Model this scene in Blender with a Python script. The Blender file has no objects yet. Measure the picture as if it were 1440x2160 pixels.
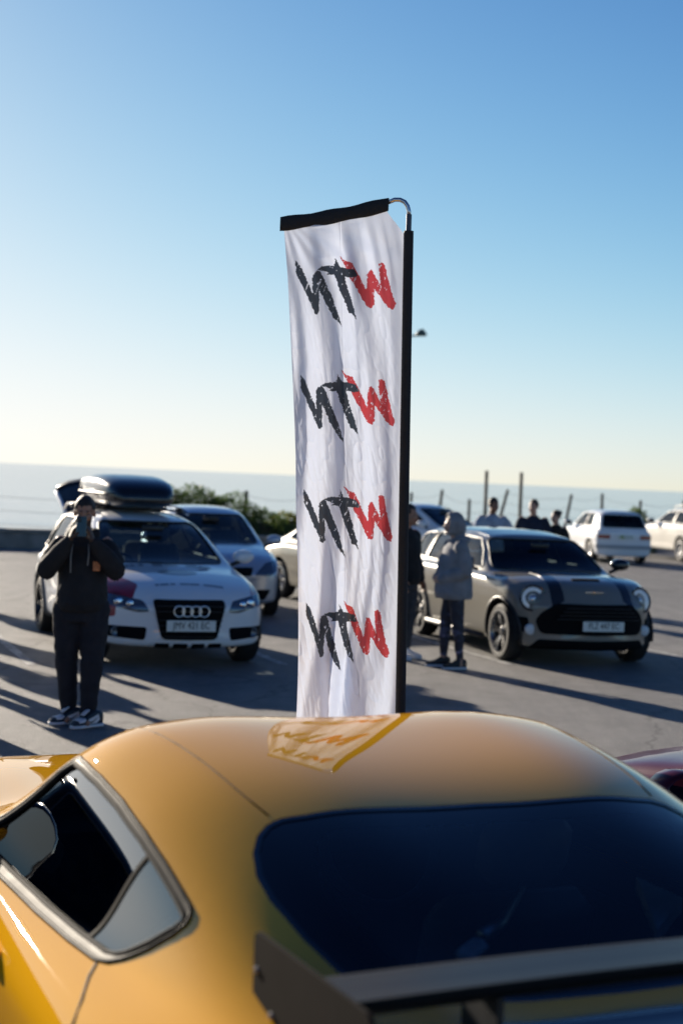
import bpy, bmesh, math, random
import numpy as np
from mathutils import Vector, Matrix, Quaternion
from mathutils.bvhtree import BVHTree
from math import radians as R, sin, cos, pi

random.seed(7)
rng = np.random.default_rng(7)
SC = bpy.context.scene
COL = SC.collection

# ------------------------------------------------------------------ camera, light, exposure
CAM_H = 2.0
cam = bpy.data.cameras.new('camera')
cam_o = bpy.data.objects.new('camera', cam)
COL.objects.link(cam_o)
cam.sensor_fit = 'VERTICAL'
cam.sensor_height = 36.0
cam.lens = 55.0
cam.clip_start = 0.05
cam.clip_end = 90000
roll, pitch = math.atan(62 / 1440), 0.0224
fw = Vector((0, cos(pitch), -sin(pitch)))
up0 = Vector((0, sin(pitch), cos(pitch)))
rt = cos(roll) * Vector((1, 0, 0)) + sin(roll) * up0
up = -sin(roll) * Vector((1, 0, 0)) + cos(roll) * up0
cam_o.matrix_world = Matrix(((rt.x, up.x, -fw.x, 0), (rt.y, up.y, -fw.y, 0), (rt.z, up.z, -fw.z, CAM_H), (0, 0, 0, 1)))
cam.dof.use_dof = True
cam.dof.focus_distance = 6.5
cam.dof.aperture_fstop = 2.5
cam.dof.aperture_blades = 9
SC.camera = cam_o

SUN_EL, SUN_AZ = R(15), R(-33.6)          # azimuth measured from +Y towards +X
wld = bpy.data.worlds.new('World')
SC.world = wld
wld.use_nodes = True
wn = wld.node_tree
wn.nodes.clear()
sky = wn.nodes.new('ShaderNodeTexSky')
sky.sky_type = 'NISHITA'
sky.sun_disc = False
sky.sun_elevation = SUN_EL
sky.sun_rotation = SUN_AZ
sky.altitude = 20
sky.air_density = 0.7
sky.dust_density = 0.2
sky.ozone_density = 2.5
bg = wn.nodes.new('ShaderNodeBackground')
bg.inputs['Strength'].default_value = 0.05
wo = wn.nodes.new('ShaderNodeOutputWorld')
# camera-like shoulder on the sky's radiance, the same in every direction: t*t / (1 + t*t)
def vm(op, a, b):
    n = wn.nodes.new('ShaderNodeVectorMath')
    n.operation = op
    for i, q in enumerate((a, b)):
        if isinstance(q, (tuple, list)): n.inputs[i].default_value = q
        else: wn.links.new(q, n.inputs[i])
    return n.outputs[0]
t1 = vm('MULTIPLY', sky.outputs[0], (1 / 4.2,) * 3)
t2 = vm('MULTIPLY', t1, t1)
t3 = vm('DIVIDE', t2, vm('ADD', t2, (1, 1, 1)))
wn.links.new(vm('MULTIPLY', t3, (9.1,) * 3), bg.inputs[0])
wn.links.new(bg.outputs[0], wo.inputs[0])

sun = bpy.data.lights.new('sun', 'SUN')
sun.energy = 4.6
sun.angle = R(0.6)
sun.color = (1.0, 0.88, 0.72)
sun_o = bpy.data.objects.new('sun', sun)
COL.objects.link(sun_o)
sdir = Vector((sin(SUN_AZ) * cos(SUN_EL), cos(SUN_AZ) * cos(SUN_EL), sin(SUN_EL)))
sun_o.rotation_mode = 'QUATERNION'
sun_o.rotation_quaternion = sdir.to_track_quat('Z', 'Y')
sun_o.location = sdir * 60

SC.view_settings.view_transform = 'Standard'
SC.view_settings.look = 'None'
SC.view_settings.gamma = 1.0
SC.view_settings.exposure = 1.28

# ------------------------------------------------------------------ materials
MATS = {}

def mat(name, col, rough=0.5, metal=0.0, coat=0.0, coat_rough=0.03, vary=0.0, scale=8.0, bump=0.0, bscale=60.0,
        spec=0.5, emit=None, trans=0.0, rvary=0.0, subs=0.0):
    if name in MATS:
        return MATS[name]
    m = bpy.data.materials.new(name)
    m.use_nodes = True
    nt = m.node_tree
    p = nt.nodes['Principled BSDF']
    p.inputs['Base Color'].default_value = (*col, 1)
    p.inputs['Roughness'].default_value = rough
    p.inputs['Metallic'].default_value = metal
    p.inputs['Coat Weight'].default_value = coat
    p.inputs['Coat Roughness'].default_value = coat_rough
    p.inputs['Specular IOR Level'].default_value = spec
    if subs:
        p.inputs['Subsurface Weight'].default_value = subs
        p.inputs['Subsurface Radius'].default_value = (0.012, 0.005, 0.003)
    if emit:
        p.inputs['Emission Color'].default_value = (*emit, 1)
        p.inputs['Emission Strength'].default_value = 0.12
    tc = nt.nodes.new('ShaderNodeTexCoord')
    if vary or rvary:
        n = nt.nodes.new('ShaderNodeTexNoise')
        n.inputs['Scale'].default_value = scale
        n.inputs['Detail'].default_value = 6
        nt.links.new(tc.outputs['Object'], n.inputs['Vector'])
        if vary:
            mp = nt.nodes.new('ShaderNodeMapRange')
            mp.inputs[1].default_value = 0.3
            mp.inputs[2].default_value = 0.7
            mp.inputs[3].default_value = 1 - vary
            mp.inputs[4].default_value = 1 + vary
            nt.links.new(n.outputs['Fac'], mp.inputs[0])
            mx = nt.nodes.new('ShaderNodeVectorMath')
            mx.operation = 'SCALE'
            mx.inputs[0].default_value = col
            nt.links.new(mp.outputs[0], mx.inputs['Scale'])
            nt.links.new(mx.outputs[0], p.inputs['Base Color'])
        if rvary:
            mr = nt.nodes.new('ShaderNodeMapRange')
            mr.inputs[1].default_value = 0.3
            mr.inputs[2].default_value = 0.7
            mr.inputs[3].default_value = max(0.01, rough - rvary)
            mr.inputs[4].default_value = rough + rvary
            nt.links.new(n.outputs['Fac'], mr.inputs[0])
            nt.links.new(mr.outputs[0], p.inputs['Roughness'])
    if bump:
        b = nt.nodes.new('ShaderNodeTexNoise')
        b.inputs['Scale'].default_value = bscale
        b.inputs['Detail'].default_value = 4
        nt.links.new(tc.outputs['Object'], b.inputs['Vector'])
        bp = nt.nodes.new('ShaderNodeBump')
        bp.inputs['Strength'].default_value = bump
        bp.inputs['Distance'].default_value = 0.02
        nt.links.new(b.outputs['Fac'], bp.inputs['Height'])
        nt.links.new(bp.outputs[0], p.inputs['Normal'])
    MATS[name] = m
    return m

def glass(name, tint, refl=1.0, ior=1.5):
    """thin sheet of glass: fresnel mirror over a tinted clear layer"""
    if name in MATS:
        return MATS[name]
    m = bpy.data.materials.new(name)
    m.use_nodes = True
    nt = m.node_tree
    nt.nodes.clear()
    tr = nt.nodes.new('ShaderNodeBsdfTransparent')
    tr.inputs[0].default_value = (*tint, 1)
    gl = nt.nodes.new('ShaderNodeBsdfGlossy')
    gl.inputs['Roughness'].default_value = 0.008
    fr = nt.nodes.new('ShaderNodeFresnel')
    fr.inputs[0].default_value = ior
    mp = nt.nodes.new('ShaderNodeMath')
    mp.operation = 'MULTIPLY'
    mp.use_clamp = True
    mp.inputs[1].default_value = refl
    mx = nt.nodes.new('ShaderNodeMixShader')
    out = nt.nodes.new('ShaderNodeOutputMaterial')
    nt.links.new(fr.outputs[0], mp.inputs[0])
    nt.links.new(mp.outputs[0], mx.inputs[0])
    nt.links.new(tr.outputs[0], mx.inputs[1])
    nt.links.new(gl.outputs[0], mx.inputs[2])
    nt.links.new(mx.outputs[0], out.inputs[0])
    MATS[name] = m
    return m

M_RUBBER = mat('tyre rubber', (0.012, 0.012, 0.013), 0.75, vary=0.3, scale=20, bump=0.1)
M_BLACKP = mat('black plastic', (0.012, 0.013, 0.015), 0.42, rvary=0.1)
M_GLOSSB = mat('gloss black trim', (0.008, 0.009, 0.011), 0.12, coat=0.6)
M_CHROME = mat('bright metal', (0.75, 0.76, 0.78), 0.14, 1.0, rvary=0.05)
M_INT = mat('interior trim', (0.016, 0.018, 0.022), 0.7, vary=0.2)
M_SEAT = mat('seat fabric', (0.03, 0.032, 0.036), 0.85, vary=0.25, scale=30)
M_SEATL = mat('pale seat fabric', (0.25, 0.24, 0.22), 0.85, vary=0.15, scale=30)
M_PLATE = mat('plate white', (0.72, 0.74, 0.70), 0.4, vary=0.05)
M_PLGRN = mat('plate letters', (0.02, 0.10, 0.05), 0.5)
M_PLBLK = mat('plate black', (0.02, 0.03, 0.03), 0.5)
M_GLASS = glass('clear car glass', (0.42, 0.50, 0.52))
M_GLASSD = glass('dark car glass', (0.05, 0.06, 0.07), 1.15)
M_LENS = glass('lamp lens', (0.8, 0.84, 0.9), 1.0)
M_RED = mat('tail lamp red', (0.25, 0.01, 0.012), 0.15, coat=0.8)
M_DISC = mat('brake steel', (0.28, 0.27, 0.26), 0.35, 1.0)
M_WELL = mat('wheel well', (0.006, 0.006, 0.007), 0.9)

# ------------------------------------------------------------------ object helpers
def tag(o, label=None, cat=None, group=None, kind=None):
    if label: o['label'] = label
    if cat: o['category'] = cat
    if group: o['group'] = group
    if kind: o['kind'] = kind
    return o

def empty(name, loc=(0, 0, 0), rz=0.0, label=None, cat=None, group=None, scale=1.0):
    o = bpy.data.objects.new(name, None)
    COL.objects.link(o)
    o.location = loc
    o.rotation_euler = (0, 0, rz)
    o.scale = (scale,) * 3
    o.empty_display_size = 0.2
    return tag(o, label, cat, group)

def link(name, me, m, parent=None, smooth=True):
    o = bpy.data.objects.new(name, me)
    COL.objects.link(o)
    if m is not None and not me.materials:
        for k in (m if isinstance(m, (list, tuple)) else [m]):
            me.materials.append(k)
    if parent is not None:
        o.parent = parent
    if smooth is not None:
        me.polygons.foreach_set('use_smooth', [bool(smooth)] * len(me.polygons))
    return o

def from_bm(name, bm, m, parent=None, smooth=True, shell=None, free=True, flat=0.0):
    me = bpy.data.meshes.new(name)
    bm.normal_update()
    bm.to_mesh(me)
    if free:
        bm.free()
    o = link(name, me, m, parent, smooth)
    if shell is not None and len(me.vertices):
        ns = [shell.normal(v.co) for v in me.vertices]
        if flat:
            av = sum(ns, Vector((0, 0, 0))).normalized()
            av = Vector((av.x, av.y, av.z * 0.82)).normalized()
            ns = [n.lerp(av, flat).normalized() for n in ns]
        me.normals_split_custom_set_from_vertices(ns)
    return o

def copy_tree(o, parent=None):
    c = o.copy()
    COL.objects.link(c)
    if parent is not None:
        c.parent = parent
    for ch in o.children:
        copy_tree(ch, c)
    return c

class MB:
    """collects boxes, tubes, lathes into one mesh"""
    def __init__(s):
        s.v, s.f = [], []
    def add(s, v, f):
        b = len(s.v)
        s.v += [tuple(p) for p in v]
        s.f += [tuple(i + b for i in q) for q in f]
        return s
    def box(s, c, d, rot=None, bev=0.0):
        """bevelled box: centre c, size d"""
        x, y, z = (k / 2 for k in d)
        b = min(bev, x * 0.9, y * 0.9, z * 0.9)
        M = rot.to_3x3() if rot is not None else Matrix.Identity(3)
        if b <= 0:
            v = [Vector((sx * x, sy * y, sz * z)) for sx in (-1, 1) for sy in (-1, 1) for sz in (-1, 1)]
            f = [(0, 1, 3, 2), (4, 6, 7, 5), (0, 4, 5, 1), (2, 3, 7, 6), (0, 2, 6, 4), (1, 5, 7, 3)]
        else:
            v, f, ix = [], [], {}
            for sx in (-1, 1):
                for sy in (-1, 1):
                    for sz in (-1, 1):
                        for k in range(3):
                            p = [sx * (x - b), sy * (y - b), sz * (z - b)]
                            p[k] += (sx, sy, sz)[k] * b
                            ix[(sx, sy, sz, k)] = len(v)
                            v.append(Vector(p))
            for k in range(3):
                a, c2 = (k + 1) % 3, (k + 2) % 3
                for s1 in (-1, 1):
                    q = []
                    for (p1, p2) in ((-1, -1), (1, -1), (1, 1), (-1, 1)):
                        t = [0, 0, 0]; t[k] = s1; t[a] = p1; t[c2] = p2
                        q.append(ix[(*t, k)])
                    f.append(tuple(q if s1 > 0 else q[::-1]))
            for k in range(3):                     # bevel strips along axis k
                a, c2 = (k + 1) % 3, (k + 2) % 3
                for p1 in (-1, 1):
                    for p2 in (-1, 1):
                        q = []
                        for (s1, kk) in ((-1, a), (1, a), (1, c2), (-1, c2)):
                            t = [0, 0, 0]; t[k] = s1; t[a] = p1; t[c2] = p2
                            q.append(ix[(*t, kk)])
                        f.append(tuple(q if p1 * p2 > 0 else q[::-1]))
            for sx in (-1, 1):
                for sy in (-1, 1):
                    for sz in (-1, 1):
                        q = [ix[(sx, sy, sz, k)] for k in range(3)]
                        f.append(tuple(q if sx * sy * sz > 0 else q[::-1]))
        c = Vector(c)
        return s.add([M @ p + c for p in v], f)
    def tube(s, pts, r, n=8, closed=False, cap=True):
        pts = [Vector(p) for p in pts]
        m = len(pts)
        rs = r if isinstance(r, (list, tuple)) else [r] * m
        v, f = [], []
        nrm = None
        for i, p in enumerate(pts):
            a = pts[(i - 1) % m] if (closed or i > 0) else p
            b = pts[(i + 1) % m] if (closed or i < m - 1) else p
            t = (b - a)
            t = t.normalized() if t.length > 1e-9 else Vector((0, 0, 1))
            if nrm is None:
                nrm = t.orthogonal().normalized()
            nrm = (nrm - t * nrm.dot(t))
            nrm = nrm.normalized() if nrm.length > 1e-6 else t.orthogonal().normalized()
            bi = t.cross(nrm)
            for k in range(n):
                th = 2 * pi * k / n
                v.append(p + (nrm * cos(th) + bi * sin(th)) * rs[i])
        for i in range(m if closed else m - 1):
            for k in range(n):
                a, b = i * n + k, i * n + (k + 1) % n
                c, d = ((i + 1) % m) * n + (k + 1) % n, ((i + 1) % m) * n + k
                f.append((a, b, c, d))
        if cap and not closed:
            f.append(tuple(range(n))[::-1])
            f.append(tuple((m - 1) * n + k for k in range(n)))
        return s.add(v, f)
    def lathe(s, prof, n=32, axis='z', loc=(0, 0, 0), closed=False):
        """prof: (radius, height) pairs"""
        v, f = [], []
        L = Vector(loc)
        for (r, h) in prof:
            for k in range(n):
                a = 2 * pi * k / n
                p = (r * cos(a), r * sin(a), h)
                if axis == 'y': p = (p[0], p[2], p[1])
                if axis == 'x': p = (p[2], p[0], p[1])
                v.append(Vector(p) + L)
        m = len(prof)
        for i in range(m if closed else m - 1):
            for k in range(n):
                f.append((i * n + k, i * n + (k + 1) % n, ((i + 1) % m) * n + (k + 1) % n, ((i + 1) % m) * n + k))
        return s.add(v, f)
    def loft(s, rings, cap=True):
        n = len(rings[0])
        v = [p for r in rings for p in r]
        f = []
        for i in range(len(rings) - 1):
            for k in range(n):
                f.append((i * n + k, i * n + (k + 1) % n, (i + 1) * n + (k + 1) % n, (i + 1) * n + k))
        if cap:
            f.append(tuple(range(n))[::-1])
            f.append(tuple((len(rings) - 1) * n + k for k in range(n)))
        return s.add(v, f)
    def prism(s, poly, d, frame=None):
        """polygon (2d) extruded by d; frame 4x4 maps (u,v,w) to place"""
        n = len(poly)
        v = [Vector((p[0], p[1], 0)) for p in poly] + [Vector((p[0], p[1], d)) for p in poly]
        f = [tuple(range(n))[::-1], tuple(range(n, 2 * n))] + [(i, (i + 1) % n, n + (i + 1) % n, n + i) for i in range(n)]
        if frame is not None:
            v = [frame @ p for p in v]
        return s.add(v, f)
    def mesh(s, name):
        me = bpy.data.meshes.new(name)
        me.from_pydata(s.v, [], s.f)
        bm = bmesh.new(); bm.from_mesh(me)
        bmesh.ops.recalc_face_normals(bm, faces=bm.faces)
        bm.to_mesh(me); bm.free()
        return me
    def build(s, name, m, parent=None, smooth=False):
        return link(name, s.mesh(name), m, parent, smooth)

def smooth_by_angle(o, deg=35):
    me = o.data
    bm = bmesh.new(); bm.from_mesh(me)
    for e in bm.edges:
        if len(e.link_faces) == 2 and e.calc_face_angle(0) > R(deg):
            e.smooth = False
    for f in bm.faces: f.smooth = True
    bm.to_mesh(me); bm.free()
    return o

# ------------------------------------------------------------------ b-spline surfaces and cutting
def basis(n, m, p=3):
    kn = np.concatenate([np.zeros(p), np.linspace(0, 1, n - p + 1), np.ones(p)])
    t = np.linspace(0, 1, m)
    t[-1] -= 1e-9
    N = np.array([(t >= kn[i]) & (t < kn[i + 1]) for i in range(n + p)], float)
    for d in range(1, p + 1):
        N2 = np.zeros((n + p - d, m))
        for i in range(n + p - d):
            a, b = kn[i + d] - kn[i], kn[i + d + 1] - kn[i + 1]
            if a > 0: N2[i] += (t - kn[i]) / a * N[i]
            if b > 0: N2[i] += (kn[i + d + 1] - t) / b * N[i + 1]
        N = N2
    return N.T

class Shell:
    """smooth body skin from a control net (rows x half-section), mirrored in y"""
    def __init__(s, net, nu, nv):
        net = np.array(net, float)                     # rows, K, 3   half section centre -> floor
        mir = net[:, ::-1][:, :-1].copy()
        mir[:, :, 1] *= -1
        full = np.concatenate([mir, net], axis=1)
        P = np.einsum('ui,ijk->ujk', basis(full.shape[0], nu), full)
        P = np.einsum('vj,ujk->uvk', basis(full.shape[1], nv), P)
        bm = bmesh.new()
        vs = [[bm.verts.new(P[i, j]) for j in range(nv)] for i in range(nu)]
        for i in range(nu - 1):
            for j in range(nv - 1):
                q = [vs[i][j], vs[i][j + 1], vs[i + 1][j + 1], vs[i + 1][j]]
                bm.faces.new(q)
        bmesh.ops.remove_doubles(bm, verts=bm.verts, dist=1e-4)
        bmesh.ops.recalc_face_normals(bm, faces=bm.faces)
        bm.normal_update()
        s.bm = bm
        s.vn = [v.normal.copy() for v in bm.verts]
        s.vc = [v.co.copy() for v in bm.verts]
        s.fi = [[v.index for v in f.verts] for f in bm.faces]
        bm.verts.index_update()
        s.fi = [[v.index for v in f.verts] for f in bm.faces]
        s.bvh = BVHTree.FromBMesh(bm)
        top = max(range(len(s.vc)), key=lambda i: s.vc[i].z)
        if s.vn[top].z < 0:
            bmesh.ops.reverse_faces(bm, faces=bm.faces)
            bm.normal_update()
            s.vn = [-n for n in s.vn]
    def normal(s, co):
        loc, nor, idx, d = s.bvh.find_nearest(co)
        if idx is None:
            return Vector((0, 0, 1))
        tot, n = 0.0, Vector((0, 0, 0))
        for i in s.fi[idx]:
            w = 1.0 / (1e-5 + (s.vc[i] - loc).length_squared)
            n += s.vn[i] * w
        return n.normalized()
    def hit(s, o, d):
        l, n, i, dd = s.bvh.ray_cast(Vector(o), Vector(d))
        return l

def inside(p, poly):
    c = False
    n = len(poly)
    x, y = p
    j = n - 1
    for i in range(n):
        xi, yi = poly[i]; xj, yj = poly[j]
        if (yi > y) != (yj > y) and x < (xj - xi) * (y - yi) / (yj - yi) + xi:
            c = not c
        j = i
    return c

AX = {'x': (1, 2), 'y': (0, 2), 'z': (0, 1)}

def cut(bm, poly, axis, filt):
    a, b = AX[axis]
    x0, x1 = min(p[0] for p in poly) - 1e-3, max(p[0] for p in poly) + 1e-3
    y0, y1 = min(p[1] for p in poly) - 1e-3, max(p[1] for p in poly) + 1e-3
    fs = []
    for f in bm.faces:
        cs = [v.co for v in f.verts]
        if max(c[a] for c in cs) < x0 or min(c[a] for c in cs) > x1 or max(c[b] for c in cs) < y0 or min(c[b] for c in cs) > y1:
            continue
        if filt(f.calc_center_median(), f.normal):
            fs.append(f)
    geom = list({e for f in fs for e in f.edges}) + list({v for f in fs for v in f.verts}) + fs
    for i in range(len(poly)):
        p, q = poly[i], poly[(i + 1) % len(poly)]
        P, N = [0, 0, 0], [0, 0, 0]
        P[a], P[b] = p
        N[a], N[b] = -(q[1] - p[1]), q[0] - p[0]
        if abs(N[a]) + abs(N[b]) < 1e-7:
            continue
        geom = bmesh.ops.bisect_plane(bm, geom=geom, dist=1e-5, plane_co=P, plane_no=Vector(N).normalized())['geom']
    out = []
    for f in geom:
        if isinstance(f, bmesh.types.BMFace):
            c = f.calc_center_median()
            if inside((c[a], c[b]), poly):
                out.append(f)
    return out

def take(bm, faces, keep=False):
    nb = bmesh.new()
    vm = {}
    for f in faces:
        q = []
        for v in f.verts:
            if v not in vm:
                vm[v] = nb.verts.new(v.co)
            q.append(vm[v])
        try:
            nb.faces.new(q)
        except ValueError:
            pass
    if not keep:
        bmesh.ops.delete(bm, geom=faces, context='FACES')
    nb.normal_update()
    return nb

def push(nb, shell, d):
    for v in nb.verts:
        v.co += shell.normal(v.co) * d
    return nb

def walls(nb, shell, depth):
    """give a patch real edges: skirts along its boundary going into the body"""
    ed = [e for e in nb.edges if len(e.link_faces) == 1]
    r = bmesh.ops.extrude_edge_only(nb, edges=ed)
    for v in r['geom']:
        if isinstance(v, bmesh.types.BMVert):
            v.co -= shell.normal(v.co) * depth
    return nb

def loops(nb):
    ed = [e for e in nb.edges if len(e.link_faces) == 1]
    adj = {}
    for e in ed:
        for v in e.verts:
            adj.setdefault(v, []).append(e)
    seen, out = set(), []
    for e in ed:
        if e in seen:
            continue
        seen.add(e)
        a, b = e.verts
        lp = [a, b]
        while True:
            nx = [k for k in adj[lp[-1]] if k not in seen]
            if not nx:
                break
            seen.add(nx[0])
            lp.append(nx[0].other_vert(lp[-1]))
        pts = [v.co.copy() for v in lp]
        if (pts[0] - pts[-1]).length < 1e-6:
            pts.pop()
        th = [pts[0]]
        for p in pts[1:]:
            if (p - th[-1]).length > 0.006:
                th.append(p)
        if len(th) > 3:
            out.append(th)
    return out

def rounded(poly, r=0.03, n=4):
    out = []
    m = len(poly)
    for i in range(m):
        p0, p, p1 = (Vector(poly[(i + k) % m]) for k in (-1, 0, 1))
        a, b = (p0 - p), (p1 - p)
        d = min(r, a.length * 0.45, b.length * 0.45)
        a = p + a.normalized() * d
        b = p + b.normalized() * d
        for k in range(n + 1):
            t = k / n
            q = a * (1 - t) ** 2 + p * 2 * t * (1 - t) + b * t * t
            out.append((q.x, q.y))
    return out

def ellipse(cx, cy, rx, ry, n=20, a0=0.0):
    return [(cx + rx * cos(a0 + 2 * pi * k / n), cy + ry * sin(a0 + 2 * pi * k / n)) for k in range(n)]

def shrink(poly, d):
    """inset a polygon by d (works for gently concave outlines)"""
    area = sum(poly[i][0] * poly[(i + 1) % len(poly)][1] - poly[(i + 1) % len(poly)][0] * poly[i][1] for i in range(len(poly)))
    sg = 1 if area > 0 else -1
    out = []
    m = len(poly)
    for i in range(m):
        p0, p, p1 = (Vector(poly[(i + k) % m]) for k in (-1, 0, 1))
        t0, t1 = (p - p0).normalized(), (p1 - p).normalized()
        n0, n1 = Vector((-t0.y, t0.x)) * sg, Vector((-t1.y, t1.x)) * sg
        nn = (n0 + n1)
        nn = nn.normalized() if nn.length > 1e-6 else n0
        k = d / max(0.5, nn.dot(n0))
        out.append((p.x + nn.x * k, p.y + nn.y * k))
    return out

F_SIDE = {1: (lambda c, n: c.y > 0.25 and abs(n.y) > 0.35), -1: (lambda c, n: c.y < -0.25 and abs(n.y) > 0.35)}

FONT_CACHE = {}
def text_mesh(s, size, ext=0.002):
    k = (s, size)
    if k in FONT_CACHE:
        return FONT_CACHE[k]
    cu = bpy.data.curves.new('lettering', 'FONT')
    cu.body = s
    cu.size = size
    cu.extrude = ext
    cu.align_x = 'CENTER'
    cu.align_y = 'CENTER'
    cu.resolution_u = 3
    o = bpy.data.objects.new('lettering', cu)
    COL.objects.link(o)
    dg = bpy.context.evaluated_depsgraph_get()
    me = bpy.data.meshes.new_from_object(o.evaluated_get(dg))
    bpy.data.objects.remove(o)
    FONT_CACHE[k] = me
    return me

# ------------------------------------------------------------------ the setting
def asphalt():
    m = bpy.data.materials.new('weathered asphalt')
    m.use_nodes = True
    nt = m.node_tree
    N, L = nt.nodes, nt.links
    p = N['Principled BSDF']
    tc = N.new('ShaderNodeTexCoord')
    def noise(sc, det, rough=0.6, vec=None):
        n = N.new('ShaderNodeTexNoise')
        n.inputs['Scale'].default_value = sc
        n.inputs['Detail'].default_value = det
        n.inputs['Roughness'].default_value = rough
        L.new(vec or tc.outputs['Object'], n.inputs['Vector'])
        return n
    def ramp(src, pts):
        r = N.new('ShaderNodeValToRGB')
        r.color_ramp.elements[0].position, r.color_ramp.elements[0].color = pts[0][0], (*pts[0][1], 1)
        r.color_ramp.elements[1].position, r.color_ramp.elements[1].color = pts[-1][0], (*pts[-1][1], 1)
        for q in pts[1:-1]:
            e = r.color_ramp.elements.new(q[0]); e.color = (*q[1], 1)
        L.new(src, r.inputs[0])
        return r
    def mul(a, b, f=1.0, mode='MULTIPLY'):
        x = N.new('ShaderNodeMix'); x.data_type = 'RGBA'; x.blend_type = mode
        x.inputs[0].default_value = f
        L.new(a, x.inputs[6]); L.new(b, x.inputs[7])
        return x.outputs[2]
    big = ramp(noise(0.22, 5).outputs['Fac'], [(0.3, (0.135, 0.133, 0.132)), (0.7, (0.195, 0.190, 0.185))])
    mid = ramp(noise(2.3, 8, 0.7).outputs['Fac'], [(0.25, (0.72, 0.72, 0.73)), (0.55, (1, 1, 1)), (0.8, (1.25, 1.24, 1.22))])
    fine = ramp(noise(85, 3, 0.7).outputs['Fac'], [(0.3, (0.42, 0.42, 0.43)), (0.52, (1, 1, 1)), (0.75, (1.9, 1.86, 1.82))])
    mp = N.new('ShaderNodeMapping'); mp.inputs['Rotation'].default_value = (0, 0, R(20)); mp.inputs['Scale'].default_value = (3.5, 0.35, 1)
    L.new(tc.outputs['Object'], mp.inputs[0])
    streak = ramp(noise(1.0, 5, 0.65, mp.outputs[0]).outputs['Fac'], [(0.35, (0.86, 0.86, 0.87)), (0.65, (1.1, 1.1, 1.09))])
    oil = ramp(noise(0.55, 4, 0.5).outputs['Fac'], [(0.56, (1, 1, 1)), (0.70, (0.55, 0.55, 0.56))])
    vo = N.new('ShaderNodeTexVoronoi'); vo.feature = 'DISTANCE_TO_EDGE'; vo.inputs['Scale'].default_value = 0.32
    wob = noise(1.4, 6)
    wm = N.new('ShaderNodeMix'); wm.data_type = 'RGBA'; wm.blend_type = 'LINEAR_LIGHT'; wm.inputs[0].default_value = 0.35
    L.new(tc.outputs['Object'], wm.inputs[6]); L.new(wob.outputs['Color'], wm.inputs[7])
    L.new(wm.outputs[2], vo.inputs['Vector'])
    crack = ramp(vo.outputs[0], [(0.0, (0.35, 0.35, 0.36)), (0.007, (1, 1, 1))])
    c = mul(big.outputs[0], mid.outputs[0])
    c = mul(c, fine.outputs[0])
    c = mul(c, streak.outputs[0])
    c = mul(c, oil.outputs[0])
    c = mul(c, crack.outputs[0], 0.8)
    L.new(c, p.inputs['Base Color'])
    p.inputs['Roughness'].default_value = 0.72
    p.inputs['Specular IOR Level'].default_value = 0.55
    bp = N.new('ShaderNodeBump'); bp.inputs['Strength'].default_value = 0.9; bp.inputs['Distance'].default_value = 0.012
    hs = N.new('ShaderNodeMath'); hs.operation = 'ADD'
    L.new(noise(70, 4, 0.7).outputs['Fac'], hs.inputs[0]); L.new(noise(6, 4).outputs['Fac'], hs.inputs[1])
    L.new(hs.outputs[0], bp.inputs['Height']); L.new(bp.outputs[0], p.inputs['Normal'])
    return m

EDGE = [(-70, 14.5), (-1.0, 39.6), (0.0, 49.2), (70, 74.7)]
me = bpy.data.meshes.new('ground')
me.from_pydata([(-70, -40, 0), (70, -40, 0)] + [(x, y, 0) for x, y in EDGE[::-1]], [], [(0, 1, 2, 3, 4, 5)])
ground = link('ground', me, asphalt(), smooth=False)
tag(ground, kind='structure')

# painted bay lines, worn
def paint_mat():
    m = mat('worn road paint', (0.42, 0.42, 0.41), 0.7)
    nt = m.node_tree
    p = nt.nodes['Principled BSDF']
    tc = nt.nodes.new('ShaderNodeTexCoord')
    n = nt.nodes.new('ShaderNodeTexNoise'); n.inputs['Scale'].default_value = 7; n.inputs['Detail'].default_value = 8; n.inputs['Roughness'].default_value = 0.75
    nt.links.new(tc.outputs['Object'], n.inputs['Vector'])
    r = nt.nodes.new('ShaderNodeValToRGB')
    r.color_ramp.elements[0].position = 0.42; r.color_ramp.elements[0].color = (0.16, 0.16, 0.16, 1)
    r.color_ramp.elements[1].position = 0.62; r.color_ramp.elements[1].color = (0.52, 0.52, 0.50, 1)
    nt.links.new(n.outputs['Fac'], r.inputs[0]); nt.links.new(r.outputs[0], p.inputs['Base Color'])
    return m
M_PAINT = paint_mat()
lat, fwd_ = Vector((0.94, 0.342)), Vector((0.342, -0.94))
for k in range(-3, 6):
    lo = 2.48 + 2.63 * k
    c = MB()
    s0, s1 = -20.9, -15.6
    a, b = lat * (lo - 0.05) + fwd_ * s0, lat * (lo + 0.05) + fwd_ * s0
    d, e = lat * (lo + 0.05) + fwd_ * s1, lat * (lo - 0.05) + fwd_ * s1
    c.add([(q.x, q.y, 0.004) for q in (a, b, d, e)], [(0, 1, 2, 3)])
    o = c.build('bay_line', M_PAINT, ground)

# coast slope and sea
me = bpy.data.meshes.new('coast_slope')
vs, fs = [], []
nx = 60
for j, (dy, z) in enumerate([(0.0, -0.02), (3, -0.3), (14, -5), (40, -11), (70, -14)]):
    for i in range(nx + 1):
        x = -160 + 320 * i / nx
        ye = np.interp(x, [-160, -70, -1.0, 0.0, 70, 160], [-18, 14.5, 39.6, 49.2, 74.7, 107])
        vs.append((x, ye + dy, z + (0.5 * sin(i * 1.7 + j) if j > 1 else 0)))
for j in range(4):
    for i in range(nx):
        a = j * (nx + 1) + i
        fs.append((a, a + 1, a + nx + 2, a + nx + 1))
me.from_pydata(vs, [], fs)
slope = link('coast_slope', me, mat('dune scrub ground', (0.075, 0.085, 0.04), 0.95, vary=0.4, scale=0.8, bump=0.6, bscale=3), smooth=True)
tag(slope, kind='structure')

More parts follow.
